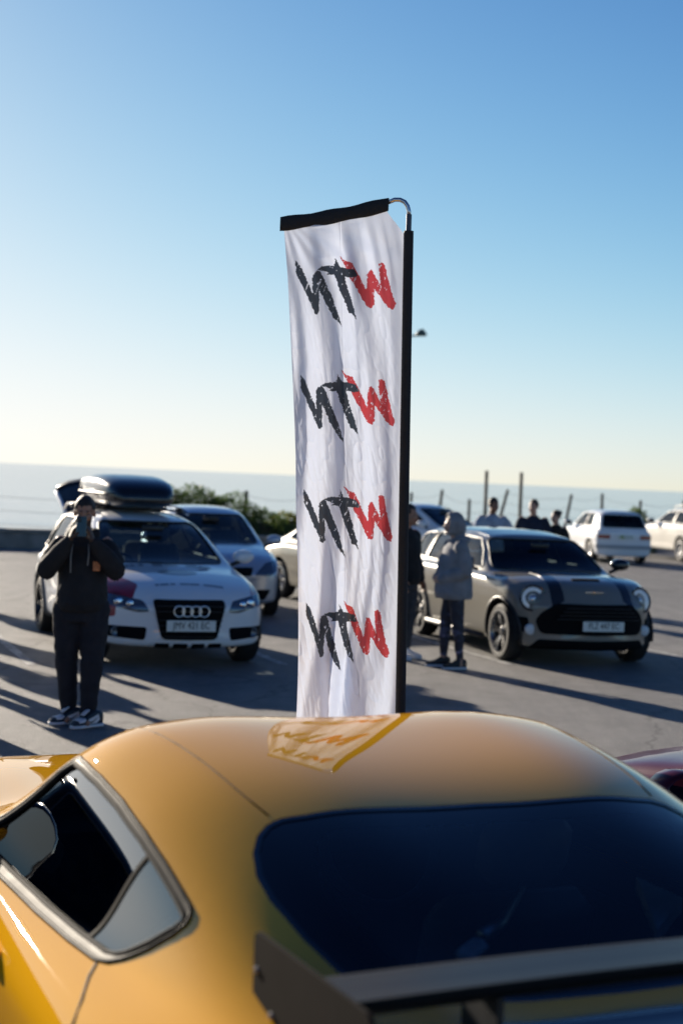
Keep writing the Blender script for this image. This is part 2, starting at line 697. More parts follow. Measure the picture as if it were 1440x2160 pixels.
def sea_mat():
    m = bpy.data.materials.new('sea water')
    m.use_nodes = True
    nt = m.node_tree
    p = nt.nodes['Principled BSDF']
    p.inputs['Base Color'].default_value = (0.05, 0.10, 0.17, 1)
    p.inputs['Roughness'].default_value = 0.1
    p.inputs['IOR'].default_value = 1.33
    tc = nt.nodes.new('ShaderNodeTexCoord')
    mp = nt.nodes.new('ShaderNodeMapping')
    mp.inputs['Rotation'].default_value = (0, 0, R(12)); mp.inputs['Scale'].default_value = (0.012, 0.05, 1)
    nt.links.new(tc.outputs['Object'], mp.inputs[0])
    hs = []
    for sc, det in ((1.0, 6), (9.0, 5)):
        n = nt.nodes.new('ShaderNodeTexNoise'); n.inputs['Scale'].default_value = sc; n.inputs['Detail'].default_value = det
        nt.links.new(mp.outputs[0], n.inputs['Vector']); hs.append(n)
    ad = nt.nodes.new('ShaderNodeMath'); ad.operation = 'MULTIPLY_ADD'; ad.inputs[1].default_value = 0.12
    nt.links.new(hs[1].outputs['Fac'], ad.inputs[0]); nt.links.new(hs[0].outputs['Fac'], ad.inputs[2])
    bp = nt.nodes.new('ShaderNodeBump'); bp.inputs['Strength'].default_value = 1.0; bp.inputs['Distance'].default_value = 0.7
    nt.links.new(ad.outputs[0], bp.inputs['Height']); nt.links.new(bp.outputs[0], p.inputs['Normal'])
    return m
me = bpy.data.meshes.new('sea')
me.from_pydata([(-60000, -200, -12), (60000, -200, -12), (60000, 70000, -12), (-60000, 70000, -12)], [], [(0, 1, 2, 3)])
sea = link('sea', me, sea_mat(), smooth=False)
tag(sea, kind='structure')

# low boundary walls
M_CONC = mat('old concrete', (0.20, 0.19, 0.18), 0.9, vary=0.25, scale=3, bump=0.4, bscale=25)
def low_wall(a, b, h, label):
    a, b = Vector((*a, 0)), Vector((*b, 0))
    L = (b - a).length
    th = math.atan2(b.y - a.y, b.x - a.x)
    o = empty('low_wall', a, th, label, 'wall')
    MB().box((L / 2, 0, h / 2 - 0.06), (L, 0.24, h - 0.08), bev=0.01).build('wall_body', M_CONC, o)
    n = int(L / 2.4)
    cm = MB().box((0, 0, 0), (L / n - 0.012, 0.32, 0.09), bev=0.012).mesh('coping_stone')
    for i in range(n):
        c = link('coping_stone', cm, M_CONC, o, False)
        c.location = (L * (i + 0.5) / n, 0, h - 0.045)
low_wall((-30, 28.6), (-1.2, 39.1), 0.46, 'long low grey wall along the sea edge left of the banner')
low_wall((0.4, 48.9), (34, 61.1), 0.42, 'low grey wall along the sea edge behind the white hatchbacks')

# fences
M_WOOD = mat('weathered fence timber', (0.085, 0.075, 0.062), 0.9, vary=0.35, scale=6, bump=0.5, bscale=40)
M_WOODP = mat('pale pole timber', (0.20, 0.165, 0.12), 0.85, vary=0.3, scale=5, bump=0.4, bscale=40)
M_WIRE = mat('fence wire', (0.10, 0.10, 0.10), 0.5, 0.6)
def fence(name, posts, label, r=0.055):
    o = empty(name, (posts[0][0], posts[0][1], 0), 0, label, 'fence')
    ox, oy = posts[0][0], posts[0][1]
    tops = []
    for (x, y, zt, lean) in posts:
        c = MB()
        z0 = -0.5
        pts = [(x - ox + lean * (z - zt) / zt, y - oy, z) for z in np.linspace(z0, zt, 5)]
        c.tube(pts, [r * 1.08, r, r, r * 0.97, r * 0.92], 10)
        smooth_by_angle(c.build('post', M_WOOD, o, True))
        tops.append(Vector(pts[-1]))
    for dz in (0.12, 0.45, 0.78):
        for a, b in zip(tops[:-1], tops[1:]):
            pts = []
            for k in range(7):
                t = k / 6
                q = a.lerp(b, t); q.z -= dz + 0.10 * sin(pi * t)
                q.y -= r
                pts.append(q)
            MB().tube(pts, 0.0045, 5).build('wire', M_WIRE, o, True)
    return o
fence('boundary_fence', [(-12.6, 36.2, 1.35, 0), (-8.6, 37.5, 1.32, 0.01), (-4.55, 40.2, 1.38, 0.02), (-2.51, 41.05, 1.53, 0.0), (-0.9, 42.0, 1.5, 0.02)],
      'wire fence on dark round posts along the left sea edge beside the bush')
fence('boundary_fence', [(2.2, 49.9, 1.6, 0.02), (3.21, 50.4, 1.73, 0.16), (4.11, 50.6, 1.46, 0.0), (5.37, 50.9, 1.82, 0.42), (7.53, 51.5, 1.75, 0.28), (8.62, 52.0, 1.82, -0.03), (10.02, 52.6, 1.64, 0.06), (11.6, 53.2, 1.7, 0.0)],
      'wire fence with leaning posts behind the white cars', 0.052)
for i, (x, zt) in enumerate([(4.58, 2.4), (5.69, 2.39)]):
    c = MB()
    c.tube([(0, 0, -0.4), (0, 0, 0.8), (-0.012, 0, zt)], [0.066, 0.062, 0.056], 12)
    o = smooth_by_angle(c.build('timber_pole', M_WOODP, None, True))
    o.location = (x, 49.95, 0)
    tag(o, ['tall pale timber pole behind the man in the pale t-shirt', 'tall pale timber pole between the pale t-shirt man and navy jacket man'][i], 'pole', 'tall timber poles at the sea edge')

# blue bin at the far left
b = empty('wheelie_bin', (-8.78, 37.75, 0.0), R(20), 'blue wheeled bin behind the low wall at the left edge', 'bin')
M_BIN = mat('blue bin plastic', (0.01, 0.05, 0.17), 0.4, vary=0.1)
def rect(w, d, z): return [(-w, -d, z), (w, -d, z), (w, d, z), (-w, d, z)]
MB().loft([rect(0.2, 0.22, 0.05), rect(0.24, 0.27, 0.7), rect(0.26, 0.29, 0.71), rect(0.26, 0.29, 0.74)]).build('bin_body', M_BIN, b)
MB().loft([rect(0.265, 0.30, 0.742), rect(0.265, 0.30, 0.765), rect(0.2, 0.24, 0.80)]).build('lid', M_BIN, b)
for sx in (-1, 1):
    c = MB().lathe([(0.02, -0.02), (0.09, -0.02), (0.09, 0.02), (0.02, 0.02)], 16, 'x', (sx * 0.22, 0.24, 0.09))
    c.build('wheel', M_RUBBER, b)

# street lamp, its post hidden behind the banner pole
lp = empty('street_lamp', (1.74, 47.37, 0), 0, 'far street lamp head peeking out right of the banner pole', 'street lamp')
M_LAMP = mat('galvanised lamp steel', (0.30, 0.33, 0.33), 0.5, 0.7, vary=0.15)
smooth_by_angle(MB().tube([(0, 0, 0), (0, 0, 2), (0.03, 0, 6.38)], [0.075, 0.065, 0.045], 12).build('post', M_LAMP, lp, True))
MB().tube([(0.03, 0, 6.33), (0.2, 0, 6.36), (0.48, 0, 6.37)], [0.03, 0.03, 0.028], 8).build('arm', M_LAMP, lp, True)
rings = []
for t, w, h in ((0.0, 0.04, 0.03), (0.15, 0.09, 0.10), (0.35, 0.11, 0.17), (0.65, 0.12, 0.19), (0.9, 0.08, 0.10), (1.0, 0.03, 0.03)):
    rings.append([(0.26 + 0.34 * t, w * cos(a), 6.385 + max(0, h * sin(a)) - 0.02 * (sin(a) < 0)) for a in [2 * pi * k / 14 for k in range(14)]])
MB().loft(rings).build('lamp_head', mat('lamp housing', (0.05, 0.09, 0.085), 0.5), lp, True)
MB().box((0.44, 0, 6.355), (0.24, 0.14, 0.012), bev=0.004).build('diffuser', mat('lamp diffuser', (0.5, 0.52, 0.5), 0.3), lp)

# bushes of many small leaves
def leaf_mat(name, col):
    m = mat(name, col, 0.6, vary=0.45, scale=3.5, spec=0.3)
    nt = m.node_tree
    p = nt.nodes['Principled BSDF']
    tr = nt.nodes.new('ShaderNodeBsdfTranslucent'); tr.inputs[0].default_value = (col[0] * 1.6, col[1] * 1.7, col[2], 1)
    mx = nt.nodes.new('ShaderNodeMixShader'); mx.inputs[0].default_value = 0.35
    out = [n for n in nt.nodes if n.type == 'OUTPUT_MATERIAL'][0]
    nt.links.new(p.outputs[0], mx.inputs[1]); nt.links.new(tr.outputs[0], mx.inputs[2]); nt.links.new(mx.outputs[0], out.inputs[0])
    return m
M_LEAF = leaf_mat('dune bush leaf', (0.055, 0.085, 0.028))
M_LEAF2 = leaf_mat('yellow green leaf', (0.12, 0.125, 0.03))
M_BARK = mat('bush bark', (0.06, 0.045, 0.03), 0.9, bump=0.5)
def bush(loc, lobes, n, size, label, leaf=M_LEAF, group=None):
    o = empty('bush', loc, 0, label, 'bush', group)
    V, F = [], []
    vol = np.array([l[3] * l[4] * l[5] for l in lobes]) ** 0.67
    pick = rng.choice(len(lobes), n, p=vol / vol.sum())
    for i in pick:
        cx, cy, cz, rx, ry, rz = lobes[i]
        d = rng.normal(size=3); d /= np.linalg.norm(d)
        rr = 0.72 + 0.33 * rng.random() ** 0.6
        bumpy = 1 + 0.10 * sin(7 * d[0] + 3 * i) * sin(6 * d[2] + 5 * d[1] + i)
        p = np.array([cx, cy, cz]) + d * np.array([rx, ry, rz]) * rr * bumpy
        if p[2] < 0.02: continue
        t = Vector(rng.normal(size=3)); t.normalize()
        nn = (Vector(d) * 0.6 + Vector(rng.normal(size=3)) * 0.7).normalized()
        t = (t - nn * t.dot(nn)).normalized()
        b2 = nn.cross(t)
        s = size * (0.6 + 0.8 * rng.random())
        P = Vector(p)
        k = len(V)
        V += [P - t * s, P + b2 * s * 0.42 + nn * s * 0.12, P + t * s, P - b2 * s * 0.42 + nn * s * 0.12]
        F += [(k, k + 1, k + 2, k + 3)]
    me = bpy.data.meshes.new('crown'); me.from_pydata(V, [], F)
    link('crown', me, leaf, o, False)
    c = MB()
    for l in lobes:
        for q in range(3):
            a = rng.random() * 6.28
            c.tube([(l[0] * 0.5, l[1] * 0.5, 0), (l[0] * 0.8 + 0.1 * cos(a), l[1], l[2] * 0.6), (l[0] + l[3] * 0.5 * cos(a), l[1] + l[4] * 0.5 * sin(a), l[2] + l[5] * 0.4)], [0.05, 0.035, 0.015], 6)
    # inner twig mass keeps the crown dense
    for l in lobes:
        prof = []
        c2 = [(l[0] + l[3] * 0.66 * sin(b_) * cos(a), l[1] + l[4] * 0.66 * sin(b_) * sin(a), max(0.0, l[2] + l[5] * 0.66 * cos(b_))) for b_ in [pi * k / 6 for k in range(1, 6)] for a in [2 * pi * k / 10 for k in range(10)]]
        c.loft([c2[i * 10:(i + 1) * 10] for i in range(5)])
    c.build('trunk', M_BARK, o, True)
    return o
bush((-3.9, 40.6, -0.1), [(-0.8, 0, 0.58, 1.3, 0.9, 1.05), (0.1, 0.1, 0.64, 1.0, 0.9, 1.03), (0.9, 0, 0.52, 1.05, 0.8, 1.0), (1.7, 0, 0.36, 0.9, 0.7, 0.84), (2.4, 0, 0.2, 0.65, 0.6, 0.62), (-1.9, 0, 0.4, 0.9, 0.8, 0.8)], 27000, 0.05,
     'large rounded dark green bush behind the silver hatchback')
bush((-1.45, 41.5, 0.2), [(0, 0, 0.35, 0.55, 0.5, 0.45), (0.6, 0.1, 0.3, 0.55, 0.5, 0.4), (1.3, 0.2, 0.32, 0.7, 0.5, 0.42)], 4500, 0.05,
     'low yellow green shrub between the round bush and the banner', M_LEAF2)
bush((9.45, 50.3, -0.1), [(0, 0, 0.75, 0.45, 0.5, 0.75), (0.3, 0.1, 0.5, 0.5, 0.5, 0.6)], 3000, 0.06, 'small dark shrub between the white hatchback and white estate car')
# ------------------------------------------------------------------ cars
def paint(name, col, metal=0.0, rough=0.35, coat=1.0):
    return mat(name, col, rough, metal, coat, 0.02, vary=0.05, scale=1.3, spec=0.06)

def lerp(a, b, t): return a + (b - a) * t

def car_net(sp):
    xs = sorted(set([round(x, 3) for x, _ in sp['top']] + [round(v, 3) for v in np.arange(sp['xr'] + 0.25, sp['xf'] - 0.2, 0.24)]))
    keep = [xs[0]]
    for x in xs[1:]:
        if x - keep[-1] > 0.07: keep.append(x)
    xs = keep
    tx, tz = zip(*sp['top'])
    wx, ww = zip(*sp['wid'])
    bx, bz = zip(*sp['belt'])
    zr = max(tz)
    zo, rw = sp.get('zo', 0.2), sp['roofw']
    xm = (sp['xf'] + sp['xr']) / 2
    rows = []
    for x in xs:
        zt, w, zb = np.interp(x, tx, tz), np.interp(x, wx, ww), np.interp(x, bx, bz)
        zb = min(zb, zt - 0.02)
        t = max(0.0, min(1.0, (zt - zb) / (zr - np.interp(x, bx, bz))))
        yr = lerp(w - 0.13, rw, t)
        cr = sp.get('crown', 0.02)
        c3 = (yr + 0.015, zt - 0.025 - 0.045 * t)
        c5 = (w - 0.085, zb)
        half = [(0, zt + cr), (0.5 * yr, zt + cr * 0.7), (0.86 * yr, zt - 0.012), c3,
                (lerp(c3[0], c5[0], 0.34) + 0.012 * t, lerp(c3[1], c5[1], 0.34)),
                (lerp(c3[0], c5[0], 0.70) + 0.012 * t, lerp(c3[1], c5[1], 0.70)),
                c5, (w - 0.025, zb - 0.02), (w - 0.008, zb - 0.07), (w, lerp(zb, zo, 0.35)), (w - sp.get('tuck', 0.012), lerp(zb, zo, 0.6)), (w - 0.02, lerp(zb, zo, 0.85)),
                (w - 0.05, zo + 0.03), (w - 0.12, zo), (w * 0.5, zo - 0.005), (0.0, zo - 0.005)]
        k = (x - xm) / (sp['xf'] - xm)
        bow = sp.get('bow', 0.22) * (max(0, k) ** 1.6) if k > 0 else -sp.get('bowr', 0.14) * ((-k) ** 1.6)
        rows.append([(x - bow * (y / w) ** 2, y, z) for y, z in half])
    def close(row, sgn, zc, depth):
        out = []
        for sc, dx in ((0.93, 0.5), (0.80, 0.85), (0.5, 1.0), (0.0, 1.02)):
            x0 = row[0][0]
            out.append([(x0 + (x - x0) * sc * sc + sgn * depth * dx, y * sc, zc + (z - zc) * sc) for x, y, z in row])
        return out
    zc_f, zc_r = sp.get('zcf', 0.45), sp.get('zcr', 0.6)
    rows = close(rows[0], -1, zc_r, sp.get('dr', 0.06))[::-1] + rows + close(rows[-1], 1, zc_f, sp.get('df', 0.06))
    return rows

def wheel_proto(r, w, rim_r, spokes, rim_mat, sw=0.05, twin=False, dish=0.03):
    """axis along +y = outside"""
    hub = MB().lathe([(0.0, 0.012 + w * 0.3), (0.045, 0.012 + w * 0.3), (0.06, w * 0.3), (0.06, -w * 0.2), (0.0, -w * 0.2)], 14, 'y')
    root = smooth_by_angle(hub.build('wheel', rim_mat))
    h = w / 2
    smooth_by_angle(MB().lathe([(rim_r, -h * 0.9), (rim_r + 0.01, -h), (r - 0.035, -h), (r - 0.008, -h * 0.82), (r, -h * 0.5), (r, h * 0.5), (r - 0.008, h * 0.82), (r - 0.035, h), (rim_r + 0.01, h), (rim_r, h * 0.9)], 36, 'y').build('tyre', M_RUBBER, root))
    rm = MB().lathe([(rim_r + 0.006, h * 0.98), (rim_r - 0.012, h * 1.0), (rim_r - 0.022, h * 0.8), (rim_r - 0.03, -h * 0.9), (rim_r, -h * 0.95)], 36, 'y')
    for k in range(spokes):
        for off in ((-0.16, 0.16) if twin else (0,)):
            a = 2 * pi * k / spokes + off
            d = Vector((cos(a), 0, sin(a))); t = Vector((-sin(a), 0, cos(a)))
            ins, outs = d * 0.045, d * (rim_r - 0.012)
            y0, y1 = w * 0.28, w * 0.30 + dish
            ring = []
            for P, yy, ws in ((ins, y0, sw * 0.9), (d * rim_r * 0.55, (y0 + y1) / 2 + 0.012, sw * 0.62), (outs, y1 + 0.005, sw * 0.8)):
                ring.append([P + t * ws / 2 + Vector((0, yy - 0.02, 0)), P + t * ws / 3 + Vector((0, yy, 0)), P - t * ws / 3 + Vector((0, yy, 0)), P - t * ws / 2 + Vector((0, yy - 0.02, 0))])
            rm.loft(ring)
    smooth_by_angle(rm.build('rim', rim_mat, root), 40)
    MB().lathe([(0.05, -0.01), (rim_r * 0.72, -0.01), (rim_r * 0.72, 0.01), (0.05, 0.01)], 24, 'y').build('brake_disc', M_DISC, root)
    return root

def mirror_part(o, side, x, y, z, m, sx=1.0):
    c = MB()
    rings = []
    for t, s in ((0, 0.55), (0.25, 0.92), (0.6, 1.0), (0.88, 0.95), (1.0, 0.82)):
        rings.append([(x + 0.13 - 0.16 * t, y + side * (0.11 + 0.115 * s * cos(a) * sx), z + 0.085 + 0.075 * s * sin(a)) for a in [2 * pi * k / 14 for k in range(14)]])
    c.loft(rings)
    p = c.build('door_mirror', m, o, True)
    MB().tube([(x + 0.07, y - side * 0.04, z - 0.01), (x + 0.07, y + side * 0.06, z + 0.03)], 0.022, 8).build('mirror_arm', M_BLACKP, p, True)
    g = MB()
    g.add([(x - 0.032, y + side * (0.11 + 0.095 * cos(a)), z + 0.085 + 0.06 * sin(a)) for a in [2 * pi * k / 14 for k in range(14)]], [tuple(range(14))])
    g.build('mirror_glass', mat('mirror glass', (0.14, 0.15, 0.17), 0.03, 1.0), p, False)
    return p

def seat(o, x, y, z, m, head=True):
    c = MB()
    T = Matrix.Rotation(R(-14), 4, 'Y')
    c.box((x, y, z + 0.08), (0.5, 0.48, 0.16), bev=0.05)
    c.box((x - 0.29, y, z + 0.42), (0.14, 0.48, 0.62), T, 0.06)
    s = c.build('seat', m, o, True)
    if head:
        MB().box((x - 0.40, y, z + 0.84), (0.10, 0.26, 0.18), T, 0.045).build('headrest', m, s, True)

def make_car(sp):
    """lofted skin, cut windows, wheel arches, lamps, wheels, cabin"""
    root = empty(sp['name'], sp['loc'], sp['rz'], sp['label'], 'car', sp.get('group'))
    sh = Shell(car_net(sp), sp.get('nu', 78), sp.get('nv', 61))
    bm = sh.bm
    glass_m = sp.get('glass', M_GLASS)
    pm = sp['paint']
    # screens
    for nm, key, fil in (('windscreen', 'ws', lambda c, n: n.x > 0.12 and c.z > 0.5), ('rear_window', 'rw', lambda c, n: n.x < -0.12 and c.z > 0.5)):
        if sp.get(key):
            pl = rounded([(y, z) for y, z in sp[key]] + [(-y, z) for y, z in reversed(sp[key])], 0.07)
            fs = cut(bm, pl, 'x', fil)
            nb = take(bm, fs)
            lp = loops(nb)
            if sp.get(key + '_open'):
                nb.free()
                continue
            g = from_bm(nm, push(nb, sh, -0.006), sp.get(key + '_glass', glass_m), root, True, sh)
            c = MB()
            for l in lp: c.tube(l, 0.012, 6, True)
            c.build('seal', M_BLACKP, g, True)
    for side in (1, -1):
        fil = F_SIDE[side]
        for pl in sp['side']:
            nb = take(bm, cut(bm, rounded(pl, 0.05), 'y', fil))
            lp = loops(nb)
            g = from_bm('side_window', push(nb, sh, -0.006), sp.get('side_glass', glass_m), root, True, sh)
            c = MB()
            for l in lp: c.tube(l, 0.011, 6, True)
            c.build('seal', sp.get('seal', M_BLACKP), g, True)
        for xa in (0, sp['wb']):
            ra = sp['wr'] + sp.get('gap', 0.055)
            fs = cut(bm, ellipse(xa, sp['wr'] + 0.01, ra, ra, 26), 'y', (lambda c, n, s_=side: c.y * s_ > 0.3))
            if fs:
                nb = take(bm, fs)
                lp = [l for l in loops(nb)]
                nb.free()
                if sp.get('arch'):
                    c = MB()
                    for l in lp: c.tube(l, sp['arch'], 8, True)
                    c.build('wheel_arch', sp.get('arch_m', M_BLACKP), root, True)
            w_ = np.interp(xa, *zip(*sp['wid']))
            c = MB()
            n = 18
            rings = [[(xa + ra * 1.01 * cos(pi * k / n - 0.15 + 0.3 * k / n), yy * side, sp['wr'] + ra * 1.01 * sin(pi * k / n - 0.15 + 0.3 * k / n)) for k in range(n + 1)] for yy in (w_ - 0.03, w_ - 0.34)]
            v = rings[0] + rings[1]
            c.add(v, [(k, k + 1, n + 2 + k, n + 1 + k) for k in range(n)] + [tuple(range(n + 1, 2 * n + 2))])
            c.build('wheel_housing', M_WELL, root)
    # patches lying on the skin
    for (nm, axis, pl, off, m, lab) in sp.get('patch', []):
        if isinstance(axis, tuple):
            axis, fil = axis
        else:
            fil = {'x': (lambda c, n: n.x > 0.15), 'X': (lambda c, n: n.x < -0.15), 'z': (lambda c, n: n.z > 0.3),
                   'y': F_SIDE[1], 'Y': F_SIDE[-1]}[axis]
        fs = cut(bm, pl, axis.lower(), fil)
        if not fs: continue
        if off < 0:
            nb = take(bm, fs)
            push(walls(nb, sh, 0.0), sh, 0)
            nb2 = nb
            for v in nb2.verts: pass
            from_bm(nm, push(nb2, sh, off), m, root, True, sh)
        else:
            nb = push(take(bm, fs, True), sh, off)
            o = from_bm(nm, walls(nb, sh, off + 0.004), m, root, True)
            smooth_by_angle(o, 50)
            if lab: o['label'] = lab
    body = from_bm('body', bm, pm, root, True, sh)
    # cabin
    tubx = sp.get('cabin', (max(-0.6, sp['xr'] + 0.3), sp['wb'] - 0.55))
    w = sp['wid'][len(sp['wid']) // 2][1] - 0.12
    zb = sp['belt'][len(sp['belt']) // 2][1]
    it = MB()
    it.box(((tubx[0] + tubx[1]) / 2, 0, 0.36), (tubx[1] - tubx[0], 2 * w - 0.12, 0.08), bev=0.02)
    for s in (1, -1):
        it.box(((tubx[0] + tubx[1]) / 2, s * (w - 0.06), (zb + 0.3) / 2 - 0.02), (tubx[1] - tubx[0], 0.04, zb - 0.36), bev=0.01)
    it.box((tubx[1], 0, zb - 0.20), (0.5, 2 * w - 0.16, 0.30), bev=0.08)
    it.box((max(tubx[0] + 0.05, sp['xr'] + 0.52), 0, zb - 0.28), (0.5, 2 * w - 0.22, 0.36), bev=0.05)
    it.build('cabin_trim', M_INT, root)
    for s in (1, -1):
        seat(root, sp.get('seatx', 1.05), s * 0.36, sp.get('seatz', 0.40), sp.get('seat_m', M_SEAT))
        if sp.get('rear_seats', True): seat(root, sp.get('seatx', 1.05) - 0.85, s * 0.36, 0.38, sp.get('seat_m', M_SEAT), False)
    sw = MB()
    ang = Matrix.Rotation(R(-62), 4, 'Y')
    cx = tubx[1] - 0.42
    sw.tube([Vector((cx, -0.36, zb - 0.02)) + (ang @ Vector((0.18 * cos(a), 0.18 * sin(a), 0))) for a in [2 * pi * k / 18 for k in range(18)]], 0.016, 6, True)
    sw.tube([Vector((cx, -0.36, zb - 0.02)), Vector((cx + 0.3, -0.36, zb - 0.14))], 0.03, 6)
    sw.box((cx, -0.36, zb - 0.02), (0.04, 0.3, 0.05), ang, 0.01)
    sw.build('steering_wheel', M_INT, root, True)
    MB().box((tubx[1] - 0.38, 0, sp['ws'][-1][1] - 0.06), (0.03, 0.24, 0.07), bev=0.014).build('rear_view_mirror', M_BLACKP, root, True)
    # wheels
    wp = sp['wheel']()
    first = True
    for xa in (0, sp['wb']):
        for side in (1, -1):
            o = wp if first else copy_tree(wp)
            first = False
            o.parent = root
            w_ = np.interp(xa, *zip(*sp['wid'])) - 0.125
            o.location = (xa, side * w_, sp['wr'])
            o.rotation_euler = (0, 0.4 * xa, 0 if side > 0 else pi)
            if sp.get('steer') and xa > 0: o.rotation_euler[2] += sp['steer']
    for side in (1, -1):
        mx, my, mz = sp['mirror']
        mirror_part(root, side, mx, side * my, mz, sp.get('mirror_m', pm))
    return root, sh

def plate(root, sh, x_sign, zc, txt, y0=0.0, w=0.50, h=0.11, green=0):
    """number plate standing just proud of the skin"""
    l = sh.hit((x_sign * 9, y0, zc), (-x_sign, 0, 0))
    x = (l.x if l else 0) + x_sign * 0.02
    p = MB().box((x, y0, zc), (0.012, w, h), bev=0.004).build('number_plate', M_PLATE, root)
    me = text_mesh(txt, 0.098)
    o = link('lettering', me.copy(), M_PLBLK if not green else M_PLGRN, p, False)
    o.rotation_euler = (R(90), 0, R(90) * x_sign)
    o.location = (x + x_sign * 0.008, y0, zc + 0.004)
    o.scale = (0.78, 1, 1)
    if green:
        MB().box((x + x_sign * 0.007, y0 - x_sign * 0.09, zc), (0.002, 0.10, h * 0.8)).build('emblem_patch', mat('plate emblem', (0.35, 0.42, 0.12), 0.5, vary=0.5, scale=30), p)
    return p

def ring_tube(c, x, y, z, ry, rz, r, n=24):
    c.tube([(x, y + ry * cos(a), z + rz * sin(a)) for a in [2 * pi * k / n for k in range(n)]], r, 7, True)

def round_lamp(root, sh, y, z, r, name='headlight', ringm=M_CHROME):
    """round head lamp: black bowl, bright ring, lens, set into the skin along its slope"""
    l = sh.hit((9, y, z), (-1, 0, 0))
    n = sh.normal(l)
    n = (n + Vector((0.9, 0, 0.0))).normalized()
    Q = n.to_track_quat('Z', 'Y').to_matrix().to_4x4()
    T = Matrix.Translation(l) @ Q
    def tf(mb):
        mb.v = [tuple(T @ Vector(p)) for p in mb.v]
        return mb
    h = tf(MB().lathe([(r * 1.16, -0.06), (r * 1.16, 0.004), (r * 1.1, 0.014), (r * 1.0, 0.010), (r * 0.96, -0.03), (0, -0.03)], 28)).build(name, M_GLOSSB, root, True)
    smooth_by_angle(h)
    tf(MB().lathe([(r * 0.93, -0.028), (r * 0.93, 0.0), (r * 0.66, 0.004), (r * 0.64, -0.028)], 28)).build('light_ring', mat('day light ring', (0.9, 0.92, 0.95), 0.3, emit=(0.3, 0.4, 0.5)), h, True)
    tf(MB().lathe([(r * 0.40, -0.028), (r * 0.38, -0.004), (r * 0.25, 0.006), (0.0, 0.012)], 20)).build('reflector', M_CHROME, h, True)
    tf(MB().lathe([(r * 1.0, 0.008), (r * 0.7, 0.022), (r * 0.35, 0.03), (0.0, 0.033)], 28)).build('lens', M_LENS, h, True)
    return h

M_WHITE = paint('white car paint', (0.78, 0.79, 0.80))
M_WHITE2 = paint('cream white car paint', (0.74, 0.71, 0.64))
M_SILV = paint('silver blue car paint', (0.52, 0.56, 0.62), 0.45, 0.3)
M_BEIG = paint('champagne car paint', (0.52, 0.47, 0.37), 0.35, 0.3)
M_GREY = paint('grey car paint', (0.245, 0.232, 0.20), 0.2, 0.32)
M_NAVY = paint('dark roof paint', (0.03, 0.033, 0.04), 0.2, 0.25)
M_BLKP = paint('black car paint', (0.006, 0.007, 0.009), 0.0, 0.35, 0.25)
M_MARO = paint('maroon car paint', (0.06, 0.010, 0.018), 0.0, 0.3, 0.45)
M_DECR = mat('red wrap film', (0.30, 0.02, 0.035), 0.35, coat=0.5)
M_DECG = mat('grey hood marking', (0.19, 0.20, 0.22), 0.3, coat=0.4)
M_RIMB = mat('dark alloy', (0.05, 0.05, 0.055), 0.3, 0.8, rvary=0.08)
M_RIMG = mat('grey alloy', (0.22, 0.22, 0.22), 0.28, 0.9, rvary=0.08)
M_RIMS = mat('silver alloy', (0.45, 0.45, 0.46), 0.3, 0.9, rvary=0.08)
M_HLBK = mat('lamp bowl', (0.16, 0.18, 0.21), 0.15, 0.6)
M_GRILL = mat('grille black', (0.005, 0.005, 0.006), 0.85, spec=0.12)
def th(a): return R(-90 + a)               # heading of a car whose nose points a degrees right of the camera

def both(pl): return [pl, [(-y, z) for y, z in pl][::-1]]

# ---- white estate car with roof box
front = []
for pl in both(rounded([(0.40, 0.585), (0.52, 0.575), (0.80, 0.64), (0.87, 0.74), (0.80, 0.745), (0.46, 0.69)], 0.03)):
    front.append(('headlight', 'x', pl, 0.004, M_HLBK, None))
for pl in both(rounded([(0.44, 0.30), (0.86, 0.33), (0.87, 0.435), (0.42, 0.43)], 0.03)):
    front.append(('air_intake', 'x', pl, 0.006, M_GRILL, None))
front.append(('grille', 'x', rounded([(-0.375, 0.70), (-0.28, 0.315), (0.28, 0.315), (0.375, 0.70)], 0.05), 0.012, M_GRILL, None))
for k in range(4):
    y = -0.36 + 0.18 * k
    front.append(('skid_slot', 'x', rounded([(y + 0.02, 0.225), (y + 0.16, 0.225), (y + 0.16, 0.275), (y + 0.02, 0.275)], 0.015), 0.008, M_GRILL, None))
front.append(('hood_oval', 'z', ellipse(2.98, 0.02, 0.11, 0.21), 0.0015, M_DECG, 'grey oval mark on the hood'))  # flat grey oval laid on the hood skin
front.append(('wrap_graphic', 'z', rounded([(3.62, -0.62), (3.30, -0.46), (2.9, -0.66), (3.0, -0.86), (3.5, -0.86)], 0.05), 0.0015, M_DECR, 'red film graphic on the front wing'))
front.append(('wrap_graphic', 'z', rounded([(3.45, 0.70), (2.9, 0.80), (2.95, 0.88), (3.5, 0.80)], 0.03), 0.0015, M_DECR, 'red film graphic on the front wing'))
front.append(('wrap_graphic', 'Y', rounded([(3.26, 0.76), (3.46, 0.74), (3.46, 0.52), (3.28, 0.52)], 0.03), 0.0015, M_DECR, 'red film graphic down the wing'))
